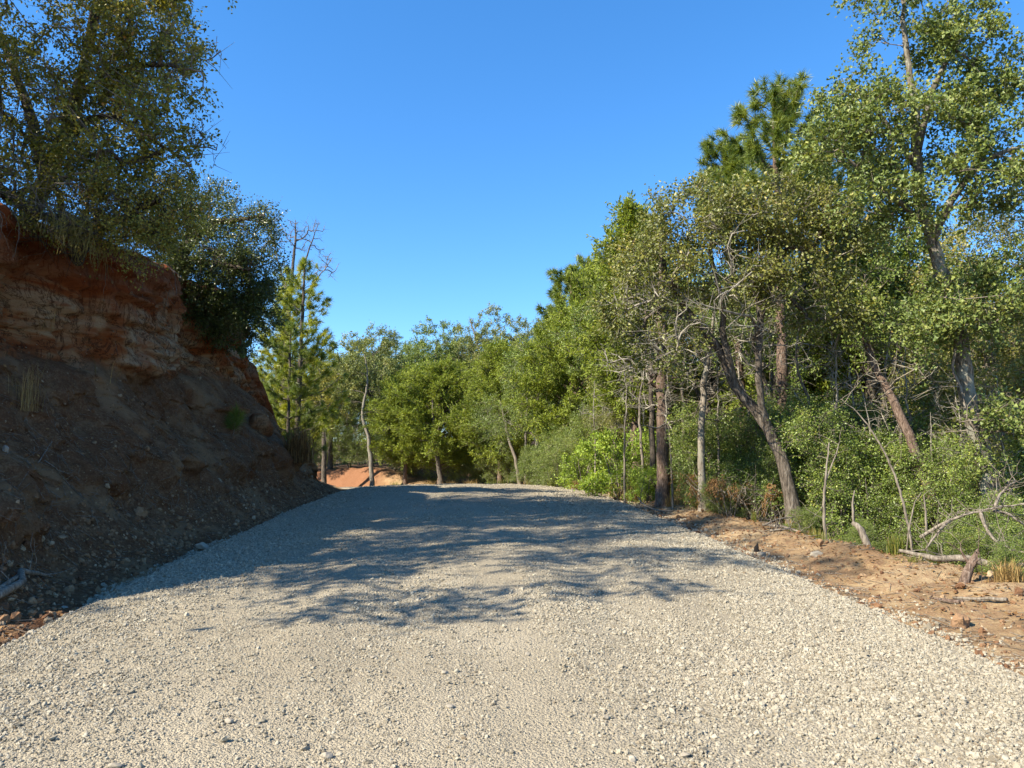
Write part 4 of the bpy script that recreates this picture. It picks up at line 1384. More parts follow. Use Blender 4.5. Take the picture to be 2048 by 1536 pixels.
# shrubs and small trees of the front row
yA = bush("yaupon_shrub", "fine leaved green shrub between the grey leaning oak and the forked sapling", gp(1640, 1000, 14.6), 3.0, 1.25, 71, M['leaf_green'], LEAF_YAU, 170)
yB = bush("yaupon_shrub", "airy fine leaved shrub under the flaking leaning trunk", gp(1760, 1000, 14.0), 3.3, 1.5, 72, M['leaf_green'], dict(LEAF_YAU, shift=.1), 180)
yC = bush("holly_shrub", "glossy dark green shrub at the foot of the tallest oak", gp(1930, 1000, 12.9), 2.6, 1.3, 73, M['leaf_holly'], dict(LEAF_MID, L=.06, W=.035), 130)
yD = bush("bright_shrub", "bright lime green shrub at the road edge left of the dead pine", gp(1235, 985, 19.5), 1.9, .95, 74, M['leaf_bright'], dict(m=6, nl=17, tl=.32, L=.07, W=.04, up=.3, droop=.3, spread=.05), 90)
front = [(yA, 1700, 15.2, 1.0, .7, "fine leaved shrub directly behind the curved white sapling"), (yB, 1845, 13.2, .8, 2.0, "fine leaved shrub right of the curved white sapling"),
         (yB, 2010, 13.6, 1.05, 3.1, "tall fine leaved shrub behind the trunk of the tallest oak"), (yC, 1810, 13.4, .72, 1.0, "low dark glossy shrub beside the green grass tuft"),
         (yA, 2060, 11.2, .62, 4.4, "shrub at the near end of the wood above the dead branches"), (yD, 1165, 22.5, .85, 1.5, "dull lime shrub at the road edge, farther than the bright lime shrub"),
         (yB, 1120, 25.5, .62, 5.0, "low fine leaved shrub under the cedars at the road edge"), (yA, 1400, 15.8, .5, 2.6, "leafy shrub around the foot of the grey trunk by the dead pine"),
         (yC, 1480, 16.5, 1.0, 3.5, "dark shrub in the shade behind the brown dead brush"), (yC, 1330, 18.6, .62, 5.1, "small dark shrub behind the dead brown pine foot"),
         (yA, 1525, 15.4, .95, 1.2, "shrub hiding the pinkish pine trunk foot"), (yB, 1945, 15.5, 1.2, .3, "big airy shrub behind the dark glossy shrub"),
         (yA, 1060, 29, .6, 2.0, "round shrub by the straight grey trunk past the crest"), (yD, 1290, 17.6, .5, 2.4, "small lime sprig at the dead pine foot"),
         (yB, 1430, 15.4, .72, 3.3, "airy shrub behind the grey trunk by the dead pine"), (yA, 1545, 14.2, .6, 5.0, "leafy shrub behind the grey leaning oak foot"), (yB, 1665, 13.4, .85, 1.6, "airy shrub behind the forked sapling"), (yA, 1730, 12.9, .7, 2.9, "leafy shrub left of the arching sapling"), (yB, 1900, 12.2, .72, 4.1, "airy shrub right of the flaking leaning trunk foot"), (yA, 1980, 10.9, .55, .9, "leafy shrub covering the foot of the tallest oak")]
for o, px, d, sc, rz, lab in front:
    copy_thing(o, gp(px, 1000, d), rz, sc, lab)

for k, (px, d, sc, lab) in enumerate([(2040, 8.3, .22, "low bushy weed at the near corner of the verge"), (1960, 9.3, .26, "low bushy weed behind the splintered stump"), (1880, 10.2, .24, "low bushy weed behind the fallen log"),
                                      (2070, 9.4, .34, "bushy weed under the dead bough"), (1720, 11.6, .2, "low bushy weed between the two saplings"), (1440, 14.2, .22, "low bushy weed in front of the brown dead brush"), (1610, 12.6, .2, "low bushy weed at the foot of the grey leaning oak")]):
    copy_thing((yA, yB)[k % 2], gp(px, 1000, d), k * 1.9, (sc * 1.3, sc * 1.3, sc), lab)

# crowns closing the wood behind the front row
oD = oak_at("oak_tree", "leafy oak behind the flaking leaning trunk, sunlit from the side", gp(1760, 1000, 17.5), 8.6, 2.5, 75, M['leaf_green'], M['bark_grey'], dict(LEAF_MID, L=.07, W=.045), ntips=250, clear=.28)
oE = oak_at("oak_tree", "olive oak closing the gap right of the tallest oak trunk", gp(2010, 1000, 15.5), 8.0, 2.4, 76, M['leaf_olive'], M['bark_pale'], dict(LEAF_MID, L=.06, W=.036), ntips=240, clear=.3, bare=30)
mid = [(oD, 1900, 18.5, .95, 2.1, "oak deep green behind the shaded trunk"), (oE, 1660, 20, .95, 1.2, "olive oak behind the fine leaved shrubs"), (oD, 1420, 21, .85, 4.0, "oak in shade behind the brown dead brush"),
       (oE, 1330, 23, .95, 3.0, "olive oak behind the dead brown pine"), (oD, 1230, 26, .82, 5.3, "oak filling under the dark pine tops"), (oE, 2120, 14, 1.05, .2, "olive oak crown at the near end of the wood"),
       (oD, 1560, 24, 1.0, 1.9, "oak behind the pinkish pine trunk"), (cd2, 1730, 19, 1.15, .5, "cedar sprays between the grey leaning oak and the flaking trunk")]
for o, px, d, sc, rz, lab in mid:
    copy_thing(o, gp(px, 1000, d), rz, sc, lab)
MARKS = [(1280, "bright lime shrub"), (1365, "dead brown pine"), (1480, "grey trunk by the dead pine"), (1600, "grey leaning oak"), (1700, "forked sapling"), (1830, "arching sapling"), (1940, "flaking leaning trunk"), (2048, "tallest oak"), (9999, "far side of the tallest oak")]
ROWS = ["first", "second", "third", "fourth", "fifth", "sixth", "last"]


def mark_of(px):
    return next(n for x, n in MARKS if px < x)


rk = np.random.default_rng(77)
k = 0
for r_, d in enumerate((18.5, 22, 26, 31, 37, 44, 52)):
    for px in range(1190 + int(2 * d), 2350, int(3000 / d)):
        if px < 1520 and d < 23:
            continue
        o = (oD, oE, oA, cd2, oB)[k % 5]
        sp = ("leafy green oak", "olive oak", "grey green oak", "cedar", "round topped oak")[k % 5]
        sc = rk.uniform(.72, .95) * (1 if k % 5 < 2 else .92)
        copy_thing(o, gp(px + rk.uniform(-25, 25), 1000, d + rk.uniform(-2, 2)), rk.uniform(0, 6.28), sc * min(1, 0.78 + d / 160) * (.82 if px < 1420 else 1),
                   "%s, %s row of trees behind the %s" % (sp, ROWS[r_], mark_of(px)), "leafy trees packed deep in the sunlit wood")
        k += 1
k = 0
for r_, d in enumerate((17, 20, 23, 27, 32)):
    for px in range(1160 + int(3 * (32 - d)), 2250, int(2600 / d)):
        if px < 1420 and d < 24:
            continue
        sp = ("fine leaved undergrowth shrub", "airy undergrowth shrub", "glossy undergrowth shrub")[k % 3]
        copy_thing((yA, yB, yC)[k % 3], gp(px + rk.uniform(-20, 20), 1000, d + rk.uniform(-1, 1)), rk.uniform(0, 6.28), rk.uniform(.6, 1.0),
                   "%s, %s row of undergrowth behind the %s" % (sp, ROWS[r_], mark_of(px)), "undergrowth shrubs deep in the sunlit wood")
        k += 1
# thin bare stems standing among the leaves
bs = [tree("bare_sapling", "thin pale bare stem rising through the shrubs behind the forked sapling", "sapling",
           [([gp(1672, 1000, 13.4), at(1668, 880, 13.4), at(1675, 760, 13.4), at(1660, 650, 13.4)], [.035, .028, .018, .006])], [], None, M['dead_wood'], M['pale_twig'], 91, ntrunk_ok=.3,
           bare=[px_lobe(1668, 760, 13.3, 60, 22, ry=120)], r_tip=.005),
      tree("bare_sapling", "crooked pale bare stem between the arching sapling and the flaking trunk", "sapling",
           [([gp(1790, 1000, 13.0), at(1800, 870, 13.0), at(1770, 760, 13.0), at(1790, 620, 13.0)], [.04, .032, .02, .007])], [], None, M['dead_wood'], M['pale_twig'], 92, ntrunk_ok=.25,
           bare=[px_lobe(1785, 740, 12.9, 90, 26, ry=130)], r_tip=.005)]
for k, (px, d, rz, sc) in enumerate([(1250, 17.6, .5, .8), (1290, 18.5, 2.0, 1.0), (1345, 15.8, 3.1, .7), (1375, 16.8, 4.2, 1.05), (1440, 15.2, 1.0, .8), (1490, 15.8, 5.5, 1.0), (1535, 14.6, 2.7, .75), (1610, 14.8, .3, 1.1), (1710, 14.4, 4.8, .9), (1745, 13.2, 1.9, .7), (1835, 13.8, 3.6, 1.1), (1870, 12.4, .9, .6), (1920, 13.2, 5.0, .9), (1965, 12.6, 2.2, .8), (2015, 12.2, 4.0, .9), (1190, 20, 1.2, .7)]):
    copy_thing(bs[k % 2], gp(px, 1000, d), rz, sc, "%s bare stem among shrubs near the %s" % ("straight" if k % 2 == 0 else "crooked", mark_of(px)), "bare stems among the shrubs of the sunlit wood")
for k, (px, d, sc) in enumerate([(505, 36, .62), (545, 38, .66), (600, 45, .72), (560, 52, .8), (620, 54, .9), (690, 56, .95), (745, 55, .9), (800, 54, .95), (850, 56, .95), (910, 55, .95), (960, 57, 1.0), (1050, 52, .95), (1100, 48, .9), (500, 50, .75), (1150, 44, .9), (1190, 40, .85)]):
    copy_thing((oD, cd2, oE)[k % 3], gp(px, 955, d), k * 1.3, sc, "thick leafy tree in the far wood crowned lower than the round topped oaks", "thick lower trees in the far wood")
LAB3 = "low shrub at the foot of the far wood past the crest"
for k, (px, d, sc) in enumerate([(700, 46, .9), (790, 44, 1.0), (830, 43, .6), (905, 42, .75), (945, 41, .6), (985, 40, .7), (1020, 37, .6), (1095, 30, .55), (620, 47, .6), (660, 50, .8), (760, 50, .9), (870, 47, .9), (950, 46, .9), (1040, 43, .9), (560, 40, .7), (720, 53, .8), (1110, 36, .8)]):
    copy_thing((yB, yA, yC)[k % 3], gp(px, 955, d), k * 2.1, sc * 1.25, LAB3, "low shrubs at the foot of the far wood")

# ------------------------------------------------------------------ saplings, dead wood, grasses, stones
def stem_thing(name, label, cat, specs, mat, seed, cap=True, part="stem", sides=7, twigs=0):
    """a few bent stems that grow or lie together"""
    rng = np.random.default_rng(seed)
    lines = []
    for pts, rr in specs:
        lines.append(smooth_path(pts, rr, .08, .004, rng))
    root = thing(name, label, cat, lines[0][0][0])
    for P, R in lines:
        g = Geo()
        tube(g, P, R, sides, cap=cap)
        g.build(part, mat, root, True)
    if twigs:
        g = Geo()
        for P, R in lines:
            for k in range(twigs):
                i = rng.integers(len(P) // 4, len(P))
                d = unit(rng.normal(0, 1, 3) + [0, 0, .4])
                L_ = rng.uniform(.12, .5)
                Q, _ = smooth_path([P[i], P[i] + d * L_ * .5 + rng.normal(0, .03, 3), P[i] + d * L_], [1, 1, 1], .1, .01, rng)
                tube(g, Q, np.linspace(.006, .002, len(Q)), 3)
        tag(g.build("twigs", mat, root, True), kind='stuff')
    return root


def onground(px, py, d, lift=0.0):
    p = at(px, py, d)
    p[2] = ground_z(p[0], p[1]) + lift
    return p


stem_thing("sapling", "pale forked leafless sapling standing at the edge of the verge", "sapling",
           [([onground(1651, 1075, 11.6, -.05), at(1648, 1010, 11.6), at(1651, 960, 11.6), at(1658, 885, 11.6)], [.026, .022, .018, .009]),
            ([at(1650, 965, 11.6), at(1668, 920, 11.6), at(1680, 880, 11.6)], [.013, .011, .005])], M['dead_wood'], 101, twigs=6)
stem_thing("sapling", "long thin white sapling arching leftward over the shrubs", "sapling",
           [([onground(1828, 1085, 11.2, -.05), at(1810, 1020, 11.2), at(1790, 950, 11.3), at(1755, 880, 11.4), at(1715, 825, 11.5), at(1682, 798, 11.5)], [.022, .019, .017, .014, .009, .004]),
            ([at(1690, 805, 11.5), at(1702, 785, 11.5), at(1722, 760, 11.5)], [.006, .005, .003])], M['dead_wood'], 102, twigs=5)
stem_thing("sapling", "short straight grey sapling right of the arching sapling", "sapling",
           [([onground(1853, 1085, 11.0, -.05), at(1852, 1040, 11.0), at(1848, 990, 11.0)], [.02, .017, .008])], M['dead_wood'], 103, twigs=4)
stem_thing("sapling", "thin crossing stick leaning right across the arching sapling", "sapling",
           [([onground(1806, 1080, 11.1, -.03), at(1825, 1020, 11.1), at(1842, 985, 11.1)], [.012, .010, .005])], M['dead_wood'], 104)
stem_thing("stump", "snapped grey stub leaning at the verge edge right of the forked sapling", "stump",
           [([onground(1742, 1082, 10.6, -.05), at(1722, 1060, 10.7), at(1706, 1045, 10.8)], [.055, .05, .03]), ([at(1708, 1048, 10.8), at(1706, 1010, 10.8), at(1708, 980, 10.8)], [.02, .016, .007])], M['dead_wood'], 105)
stem_thing("snag", "dark splintered stump sticking up crooked from the verge", "stump",
           [([onground(1924, 1170, 8.0, -.06), at(1934, 1145, 8.0), at(1946, 1120, 8.0), at(1957, 1098, 8.0)], [.058, .05, .036, .012]),
            ([at(1936, 1140, 8.0), at(1950, 1128, 7.95), at(1958, 1118, 7.9)], [.025, .018, .006]),
            ([at(1940, 1128, 8.0), at(1926, 1110, 8.05), at(1922, 1098, 8.05)], [.02, .015, .006])], M['bark_pine'], 106, twigs=3)
stem_thing("fallen_log", "thick pale fallen log lying behind the splintered stump", "log",
           [([onground(1800, 1125, 9.2, .06), onground(1870, 1130, 8.9, .10), onground(1935, 1132, 8.7, .16), onground(2000, 1140, 8.5, .12), onground(2080, 1170, 8.2, .08)], [.02, .035, .042, .042, .04]),
            ([onground(2000, 1140, 8.5, .12), onground(2030, 1130, 8.3, .2), onground(2070, 1120, 8.2, .3)], [.035, .028, .018])], M['dead_wood'], 107, twigs=5)
stem_thing("fallen_branch", "thin straight branch lying on the orange verge in front of the stump", "branch",
           [([onground(1905, 1170, 7.6, .03), onground(1960, 1185, 7.3, .03), onground(2015, 1200, 7.1, .03)], [.013, .016, .02])], M['dead_wood'], 108)
stem_thing("fallen_branch", "short dark stick lying on the orange verge near the gravel edge", "branch",
           [([onground(1860, 1180, 7.5, .02), onground(1895, 1188, 7.3, .03), onground(1925, 1187, 7.2, .02)], [.008, .02, .016])], M['bark_pine'], 109)
stem_thing("fallen_log", "weathered log end poking out beside the green grass tuft", "log",
           [([onground(1808, 1090, 9.8, .05), onground(1825, 1092, 9.7, .09), onground(1850, 1098, 9.6, .10)], [.05, .055, .045]), ([onground(1815, 1102, 9.6, .04), onground(1845, 1115, 9.3, .05)], [.03, .02])], M['dead_wood'], 110)
stem_thing("fallen_branch", "pale bent branch lying at the road edge in front of the dead brown pine", "branch",
           [([onground(1275, 965, 16.5, .25), onground(1290, 978, 16.0, .12), onground(1320, 992, 15.6, .05), onground(1345, 1000, 15.4, .03)], [.012, .018, .02, .016]),
            ([onground(1278, 950, 16.4, .1), onground(1284, 930, 16.4, .5)], [.01, .004])], M['dead_wood'], 111, twigs=4)
stem_thing("fallen_branch", "tangle of pale sticks at the foot of the grey leaning oak", "branch",
           [([onground(1525, 1045, 12.3, .06), onground(1560, 1050, 12.0, .10), onground(1600, 1056, 11.7, .04)], [.02, .024, .012]),
            ([onground(1530, 1050, 11.9, .10), onground(1555, 1046, 12.1, .2), onground(1590, 1040, 12.3, .3)], [.016, .014, .008]),
            ([onground(1540, 1056, 11.7, .03), onground(1580, 1058, 11.6, .05)], [.02, .012])], M['dead_wood'], 112, twigs=14)

# dead branch heap at the near end of the wood
rng = np.random.default_rng(113)
lines = [[(1840, 1075, 9.4), (1900, 1040, 9.2), (1960, 1022, 9.0), (2060, 1005, 8.8)], [(1960, 1022, 9.0), (1975, 1060, 8.8), (2010, 1095, 8.6), (2080, 1110, 8.4)],
         [(1985, 1020, 9.0), (2020, 1030, 8.9), (2070, 1065, 8.8)], [(1900, 1040, 9.2), (1880, 1060, 9.1), (1850, 1100, 9.0)], [(1990, 1018, 9.0), (2000, 990, 9.1), (2030, 960, 9.2)]]
stem_thing("dead_bough", "grey dead bough with bare side twigs arching over the fallen log", "branch",
           [([at(*p) for p in l], list(np.linspace(.024, .008, len(l)))) for l in lines], M['dead_wood'], 114, twigs=22)


def tuft(name, label, cat, base, n, h, spread, mat, seed, w=.008, lean=(0, 0), part="blades"):
    rng = np.random.default_rng(seed)
    b = np.asarray(base, float)
    g = Geo()
    B = b + rng.normal(0, spread * .25, (n, 3)) * [1, 1, 0]
    a = rng.uniform(0, 6.28, n)
    out = np.stack([np.cos(a), np.sin(a), np.zeros(n)], 1) * rng.uniform(.05, 1, (n, 1)) * spread + np.array([lean[0], lean[1], 0])
    hh = h * rng.uniform(.45, 1.1, (n, 1))
    P1 = B + out * .35 + np.array([0, 0, 1]) * hh * .6
    P2 = B + out * 1.1 + np.array([0, 0, 1]) * hh * (1 - .25 * rng.random((n, 1)))
    s_ = unit(np.cross(out + 1e-3, [0, 0, 1.0])) * w * .5
    V = np.stack([B - s_, B + s_, P1 + s_ * .8, P1 - s_ * .8, P2], 1)
    i = np.arange(n)[:, None] * 5
    ti = rng.random(n)
    g.add(V.reshape(-1, 3), i + np.array([3, 2, 4]), i + np.array([0, 1, 2, 3]), np.repeat(ti, 5))
    o = g.build(name, mat)
    return tag(o, label, cat)


tuft("grass_tuft", "fresh green and straw grass tuft on the verge beside the log end", "grass tuft", onground(1792, 1110, 9.4, -.03), 150, .34, .16, M['fresh_grass'], 121)
tuft("grass_tuft", "small green tuft at the foot of the grey leaning oak", "grass tuft", onground(1630, 1062, 12.0, -.03), 140, .26, .2, M['fresh_grass'], 122, .007)
tuft("grass_tuft", "straw coloured tuft in front of the brown dead brush", "grass tuft", onground(1590, 1040, 13.0, -.03), 120, .5, .3, M['dry_grass'], 123)
tuft("grass_tuft", "thin straw tuft at the road edge beside the dead brown pine", "grass tuft", onground(1350, 1000, 16.4, -.03), 130, .4, .4, M['dry_grass'], 124, .01)
tuft("grass_tuft", "low dry tuft at the corner of the verge beside the fallen log", "grass tuft", onground(2020, 1165, 7.9, -.03), 160, .3, .25, M['dry_grass'], 125)
rw = np.random.default_rng(128)
for k in range(16):
    s_k = 7.5 + 1.1 * k
    x_, y_ = road_point(np.array([s_k]), np.array([5.2 + rw.uniform(-.35, .5)]))
    z_ = ground_z(x_[0], y_[0]) - .03
    o = tuft("weed_tuft", "small weed tuft along the back of the dirt verge", "weed", (x_[0], y_[0], z_), 70, rw.uniform(.12, .3), rw.uniform(.12, .25), M['fresh_grass'] if k % 2 else M['dry_grass'], 300 + k, .006)
    o["group"] = "small weed tufts along the verge"
LB = "low pale grass clump under the far trees at the road edge"
for k, (px, d) in enumerate([(1110, 26), (1150, 24), (1190, 22.5), (1230, 20.5), (1265, 18.6), (940, 36), (1000, 33), (900, 37), (860, 39), (790, 40), (1060, 29)]):
    o = tuft("grass_clump", LB, "grass clump", gp(px, 975, d), 140, .55, .55, M['dry_grass'] if k % 3 else M['fresh_grass'], 130 + k, .014)
    o["group"] = "low grass clumps along the far road edge"

# brown dead brush: drooping fronds on bare stems
rng = np.random.default_rng(140)
bb = [onground(px, 1020, d, -.05) for px, d in ((1440, 14.6), (1475, 14.4), (1505, 14.2), (1535, 14.3), (1460, 14.0), (1520, 13.9))]
root = thing("dead_brush", "brown withered brush of bare stems and drooping fronds left of the grey leaning oak", "dead brush", bb[0])
g, gf = Geo(), Geo()
fr, fd = [], []
for b in bb:
    for k in range(13):
        a = rng.uniform(0, 6.28)
        L_ = rng.uniform(.5, 1.15)
        d = np.array([math.cos(a) * .6, math.sin(a) * .6, rng.uniform(.5, 1.1)])
        e = b + unit(d) * L_
        P, R = smooth_path([b + rng.normal(0, .06, 3) * [1, 1, 0], (b + e) / 2 + rng.normal(0, .06, 3), e], [.011, .008, .003], .12, .008, rng)
        tube(g, P, R, 4)
        if k % 3 < 2:
            fr.append(e + rng.normal(0, .05, 3))
            fd.append(d * [1, 1, 0] + [0, 0, -.3])
        for j in range(2):
            f = e - (e - b) * rng.uniform(.1, .5)
            P, R = smooth_path([f, f + rng.normal(0, .1, 3), f + rng.normal(0, .25, 3)], [.006, .004, .002], .1, .005, rng)
            tube(g, P, R, 3)
g.build("stems", M['dead_wood'], root, True)
foliate(gf, None, fr, fd, rng, m=5, nl=22, tl=.22, L=.05, W=.016, up=-.5, droop=1.1, spread=.02, follow=1.0, clump=.5)
tag(gf.build("fronds", M['leaf_brown'], root), kind='stuff')

# dry grass and small plants on the bank
def bank_px(px, py):
    """the bank surface seen at a pixel"""
    d = at(px, py, 1.0) - CAM
    d = d / np.linalg.norm(d)
    V = BANK.reshape(-1, 3) - CAM
    t = V @ d
    perp = np.linalg.norm(V - t[:, None] * d, axis=1)
    cand = np.where(perp < .07)[0]
    if not len(cand):
        return BANK.reshape(-1, 3)[perp.argmin()]
    return BANK.reshape(-1, 3)[cand[t[cand].argmin()]]


tuft("grass_tuft", "tall dry grass tuft growing on the shaded clay slope", "grass tuft", bank_px(62, 812) - [0, 0, .05], 90, .8, .34, M['dry_grass'], 126, .005)
tuft("grass_tuft", "thin dry stalks bending over the slope right of the tall dry tuft", "grass tuft", bank_px(222, 760) - [0, 0, .04], 9, .6, .5, M['dry_grass'], 127, .009, (.25, -.1))
tuft("grass_tuft", "sparse dry stalks under the red overhang at the left", "grass tuft", bank_px(95, 660) - [0, 0, .04], 16, .6, .3, M['dry_grass'], 128, .006)
dk = bank_px(598, 915)
tuft("dry_bush", "dark dry bush at the far toe of the bank", "shrub", dk - [0, 0, .1], 420, 1.0, .55, M['leaf_brown'], 129, .02)

b = bank_px(472, 862)
rng = np.random.default_rng(150)
P, R = smooth_path([b - [0, 0, .05], b + [.03, 0, .3], b + [.05, 0, .55]], [.012, .009, .004], .1, .004, rng)
root = thing("pine_seedling", "small green pine seedling on the shaded slope below the dark shrub", "seedling", b)
g = Geo(); tube(g, P, R, 5); g.build("stem", M['twig'], root)
tp_ = [P[-1], P[-1] - [0, 0, .1], P[-2] + [.12, .02, 0], P[-2] + [-.12, .03, 0], b + [.16, 0, .32], b + [-.14, 0, .3], b + [.05, -.15, .36], b + [0, .12, .3], b + [.1, -.08, .2], b + [-.1, -.08, .2]]
g = Geo(); needles(g, tp_, [[0, 0, 1]] * 2 + [[.5, 0, .8], [-.5, 0, .8], [.8, 0, .6], [-.8, 0, .6], [0, -.8, .6], [0, .8, .6], [.6, -.5, .6], [-.6, -.5, .6]], rng, n=110, L=.22, W=.006, up=.3, spread=.55)
g.build("needles", M['needle_dark'], root)

# prickly pear against the sky at the end of the bank
b = bank_px(478, 700)
root = thing("prickly_pear", "small prickly pear silhouetted at the overhanging end of the bank", "cactus", b)
def pad(c, ax, n, L, W, name="pad"):
    ax, n = unit(np.asarray(ax, float)), unit(np.asarray(n, float))
    s_ = unit(np.cross(ax, n)); n = np.cross(s_, ax)
    g = Geo()
    th = np.linspace(0, 2 * math.pi, 13)[:-1]
    r0 = np.stack([np.sin(th) * W * .5 * (1 + .18 * np.cos(th - math.pi)), (1 - np.cos(th)) * .5 * L], 1)
    rings = []
    for k, o_ in ((.55, -1), (1, -.35), (1, .35), (.55, 1)):
        m_c = np.array([0, L * .5])
        q_ = m_c + (r0 - m_c) * k
        rings.append(c + s_ * q_[:, :1] + ax * q_[:, 1:] + n * .018 * o_)
    V = np.concatenate(rings + [[c + ax * L * .5 - n * .022], [c + ax * L * .5 + n * .022]])
    q, t = [], []
    for k in range(3):
        for j in range(12):
            q.append((k * 12 + j, k * 12 + (j + 1) % 12, k * 12 + 12 + (j + 1) % 12, k * 12 + 12 + j))
    for j in range(12):
        t += [(48, (j + 1) % 12, j), (49, 36 + j, 36 + (j + 1) % 12)]
    g.add(V, t, q, .5)
    g.build(name, M['cactus'], root, True)
    return c + ax * L
e = pad(b - [0, 0, .03], (.7, -.1, .5), (.1, -1, .1), .30, .2)
pad(e - [.02, 0, .02], (.8, 0, .7), (.2, -1, 0), .26, .17)
pad(b + [.02, 0, -.05], (.9, -.1, -.5), (.1, -1, .1), .26, .17)
pad(b + [.1, 0, .1], (.1, -.1, 1), (.2, -1, .1), .25, .18)


def rock(name, label, cat, c, size, mat, seed, rough=.35):
    import bmesh
    bm = bmesh.new()
    bmesh.ops.create_icosphere(bm, subdivisions=3, radius=.5)
    V = np.array([v.co[:] for v in bm.verts])
    d = 1 + rough * fbm(V[:, 0] * 2.1 + seed, V[:, 1] * 2.1, V[:, 2] * 2.1, 3, seed)
    cut_ = np.random.default_rng(seed)
    V = V * d[:, None]
    for _ in range(7):
        nn = unit(cut_.normal(size=3))
        h = cut_.uniform(.27, .42)
        ov = np.clip(V @ nn - h, 0, None)
        V = V - ov[:, None] * nn * .9
    T = [[v.index for v in f.verts] for f in bm.faces]
    bm.free()
    g = Geo()
    g.add(np.asarray(c) + V * np.asarray(size), T, None, .5)
    o = g.build(name, mat, None, False)
    return tag(o, label, cat)


rc = bank_px(515, 852)
rock("boulder", "orange clay boulder jutting from the far end of the bank", "boulder", rc + [.05, .1, .05], (.85, .7, .6), M['bank'], 161)
rc = bank_px(455, 815)
rock("boulder", "flat grey brown rock slab on the slope beside the pine seedling", "boulder", rc + [0, .1, 0], (.9, .8, .22), M['bank'], 162)
M['stone_single'] = stone_mat("single_stone", [(0, (0.27, 0.235, 0.18)), (1, (0.34, 0.30, 0.235))])
M['stone_black'] = stone_mat("charred_wood", [(0, (0.012, 0.011, 0.011)), (1, (0.02, 0.018, 0.018))])
rock("charred_stub", "small black charred stub standing at the gravel edge", "stump", onground(1512, 1070, 10.6, .05), (.07, .07, .16), M['stone_black'], 163)
rock("stone", "pale stone beside the black charred stub", "stone", onground(1524, 1086, 10.2, .03), (.13, .1, .09), M['stone_single'], 164)
rock("stone", "pinkish broken stone on the verge below the forked sapling", "stone", onground(1632, 1092, 10.0, .03), (.2, .12, .09), M['stone_single'], 165)
rock("stone", "brown clod on top of the verge beside the pinkish stone", "stone", onground(1640, 1085, 10.2, .05), (.09, .09, .09), M['clod'], 166)
rock("stone", "grey stone at the toe of the shaded bank halfway along the gravel edge", "stone", onground(405, 1078, 10.6, .05), (.2, .15, .14), M['stone_single'], 167)
rock("stone", "rounded pale stone against the roots at the foot of the bank", "stone", onground(132, 1188, 7.0, .03), (.1, .08, .07), M['stone_single'], 168)
rock("stone", "blue grey stone lying on the slope below the tall dry grass", "stone", bank_px(14, 893) + [0, 0, .02], (.09, .08, .12), M['stone_single'], 169)
# the largest loose stones of the gravel
LS = "larger pale stone lying loose on the sunlit gravel"
for k, (px, py) in enumerate([(748, 1300), (935, 1208), (1055, 1300), (900, 1398), (890, 1334), (232, 1500), (655, 1480), (1265, 1495), (1370, 1480), (1700, 1420), (1850, 1480), (1210, 1420), (460, 1420), (315, 1248), (1545, 1365), (1905, 1390)]):
    dd = 1.5 * F / (py - 865)
    p = at(px, py, dd)
    s1, u1 = road_su([p[0]], [p[1]])
    p[2] = float(road_surface(s1, u1)[0]) + .008
    r_ = np.random.default_rng(200 + k)
    o = rock("stone", LS, "stone", p, r_.uniform(.028, .045, 3) * [1.2, 1, .8], M['stone_single'], 200 + k, .4)
    o["group"] = "larger loose stones on the gravel"

# roots lying at the foot of the bank
def bank_foot(px, py, lift=0.0):
    p = bank_px(px, py)
    return p + np.array([.02, -.02, lift])
stem_thing("driftwood_root", "pale twisted dead root lying at the foot of the shaded bank", "root",
           [([bank_foot(-20, 1195, .04), bank_foot(20, 1180, .07), bank_foot(50, 1165, .08), bank_foot(52, 1150, .09), bank_foot(110, 1150, .05)], [.045, .04, .034, .03, .012]),
            ([bank_foot(-10, 1180, .03), bank_foot(20, 1168, .06), bank_foot(45, 1158, .08)], [.03, .026, .02])], M['dead_wood'], 171, twigs=4)
stem_thing("fallen_branch", "forked grey twig lying on the slope below the dry grass tuft", "branch",
           [([bank_foot(85, 925, .03), bank_foot(100, 900, .05), bank_foot(108, 893, .12)], [.008, .006, .003]), ([bank_foot(90, 918, .03), bank_foot(125, 940, .03), bank_foot(145, 955, .02)], [.007, .006, .003])], M['dead_wood'], 172)

# ------------------------------------------------------------------ litter, roots and moss nobody could count
rng = np.random.default_rng(180)
g = Geo()
n = 2600
i = rng.integers(92, 420, n)
j = np.clip(rng.normal(52, 22, n).astype(int), 4, 115)
p = BANK[i, j]
nrm = unit(np.cross(BANK[np.minimum(i + 2, n_ - 1), j] - BANK[i - 2, j], BANK[i, j + 2] - BANK[i, j - 2]))
nrm = np.where(nrm[:, :1] < 0, -nrm, nrm)
d = unit(rng.normal(size=(n, 3))); d = unit(d - (d * nrm).sum(1, keepdims=True) * nrm * .9)
L_ = np.exp(rng.normal(math.log(.13), .6, (n, 1)))
prisms(g, p + nrm * .012 - d * L_ * .5, p + nrm * .02 + d * L_ * .5, .0035, .002)
for side, n in ((1, 2400),):
    s = rng.uniform(4, 27, n); u = 3.6 + np.abs(rng.normal(0.3, 1.4, n))
    x, y = road_point(s, u)
    p = np.stack([x, y, terrain(x, y) + .012], 1)
    a = rng.uniform(0, 6.28, n)
    d = np.stack([np.cos(a), np.sin(a), rng.normal(0, .12, n)], 1)
    L_ = np.exp(rng.normal(math.log(.14), .6, (n, 1)))
    prisms(g, p - d * L_ * .5, p + d * L_ * .5, .004, .002)
tag(g.build("twig_litter", M['dead_wood']), "dry twigs and straw littering bank and verge", None, None, 'stuff')

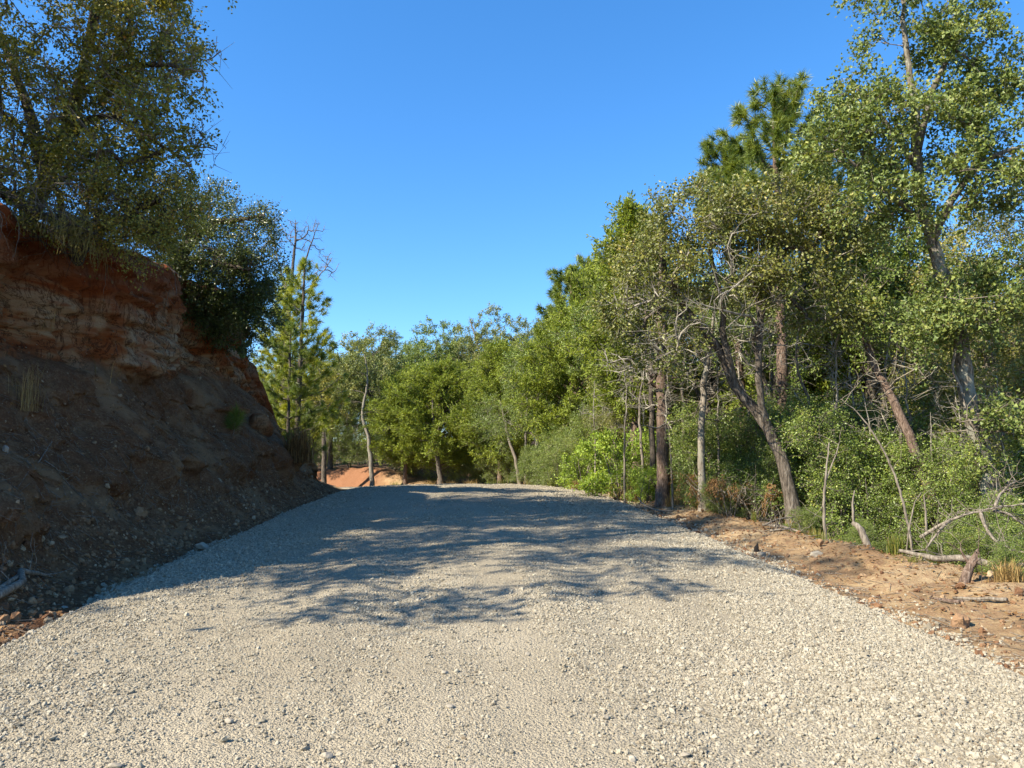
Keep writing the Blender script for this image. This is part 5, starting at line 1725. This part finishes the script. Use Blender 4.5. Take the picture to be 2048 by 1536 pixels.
g = Geo()
n = 9000
s = np.concatenate([rng.uniform(4, 30, 5000), rng.uniform(30, 56, 4000)])
u = np.concatenate([4.6 + np.abs(rng.normal(0.2, 1.5, 5000)), 5.0 + np.abs(rng.normal(1, 3.5, 4000))])
x, y = road_point(s, u)
p = np.stack([x, y, terrain(x, y) + .01], 1)
a = rng.uniform(0, 6.28, n)
add_leaves(g, p, np.stack([np.cos(a), np.sin(a), rng.normal(0, .25, n)], 1), unit(rng.normal(0, .45, (n, 3)) + [0, 0, 1]), rng.uniform(.03, .07, n), rng.uniform(.018, .04, n), rng.random(n), .15)
n = 2600
i = rng.integers(80, 430, n); j = np.clip(rng.normal(46, 27, n).astype(int), 3, 180)
p = BANK[i, j] + [.012, 0, .012]
a = rng.uniform(0, 6.28, n)
add_leaves(g, p, np.stack([np.cos(a), np.sin(a), rng.normal(-.2, .4, n)], 1), unit(rng.normal(0, .4, (n, 3)) + [.5, 0, 1]), rng.uniform(.03, .07, n), rng.uniform(.015, .035, n), rng.random(n), .15)
tag(g.build("leaf_litter", M['leaf_brown']), "brown fallen leaves lying on verge, slope and wood floor", None, None, 'stuff')

g, gr = Geo(), Geo()
for k in range(150):          # roots fringing the lip of the bank
    s = rng.uniform(7, 20)
    i = int((s - 1.0) / DS)
    j = int(rng.integers(150, 180))
    p = BANK[i, j] + [.02, 0, 0]
    L_ = rng.uniform(.2, .9)
    P, R = smooth_path([p - [.15, 0, -.05], p + [.06, 0, -.05], p + [rng.uniform(.05, .25), rng.normal(0, .1), -L_ * .5], p + [rng.uniform(0, .25), rng.normal(0, .2), -L_]], [.008, .007, .005, .002], .12, .012, rng)
    tube(gr, P, R, 3)
tag(gr.build("hanging_roots", M['twig'], None, True), "bare roots and dead vines fringing the lip of the bank", None, None, 'stuff')
for px, py, d, rr, nn in ((152, 445, 10.4, 26, 170), (105, 420, 10.7, 16, 35), (185, 490, 10.6, 12, 35), (130, 350, 11, 18, 25), (75, 445, 10.6, 12, 25)):
    c = at(px, py, d)
    k_ = rr * d / F
    P0_ = c + rng.normal(0, 1, (nn, 3)) * np.array([k_ * .6, .25, k_ * .6])
    L_ = rng.uniform(.08, .38, (nn, 1))
    P1_ = P0_ + rng.normal(0, .05, (nn, 3)) - np.array([0, 0, 1]) * L_
    for a_, b_ in ((P0_, (P0_ + P1_) / 2 + rng.normal(0, .025, (nn, 3))),):
        prisms(g, a_, b_, .004, .0035, .5)
        prisms(g, b_, P1_, .0035, .001, .5)
tag(g.build("hanging_moss", M['moss']), "pale grey green beard moss hanging from the tall oak branches", None, None, 'stuff')
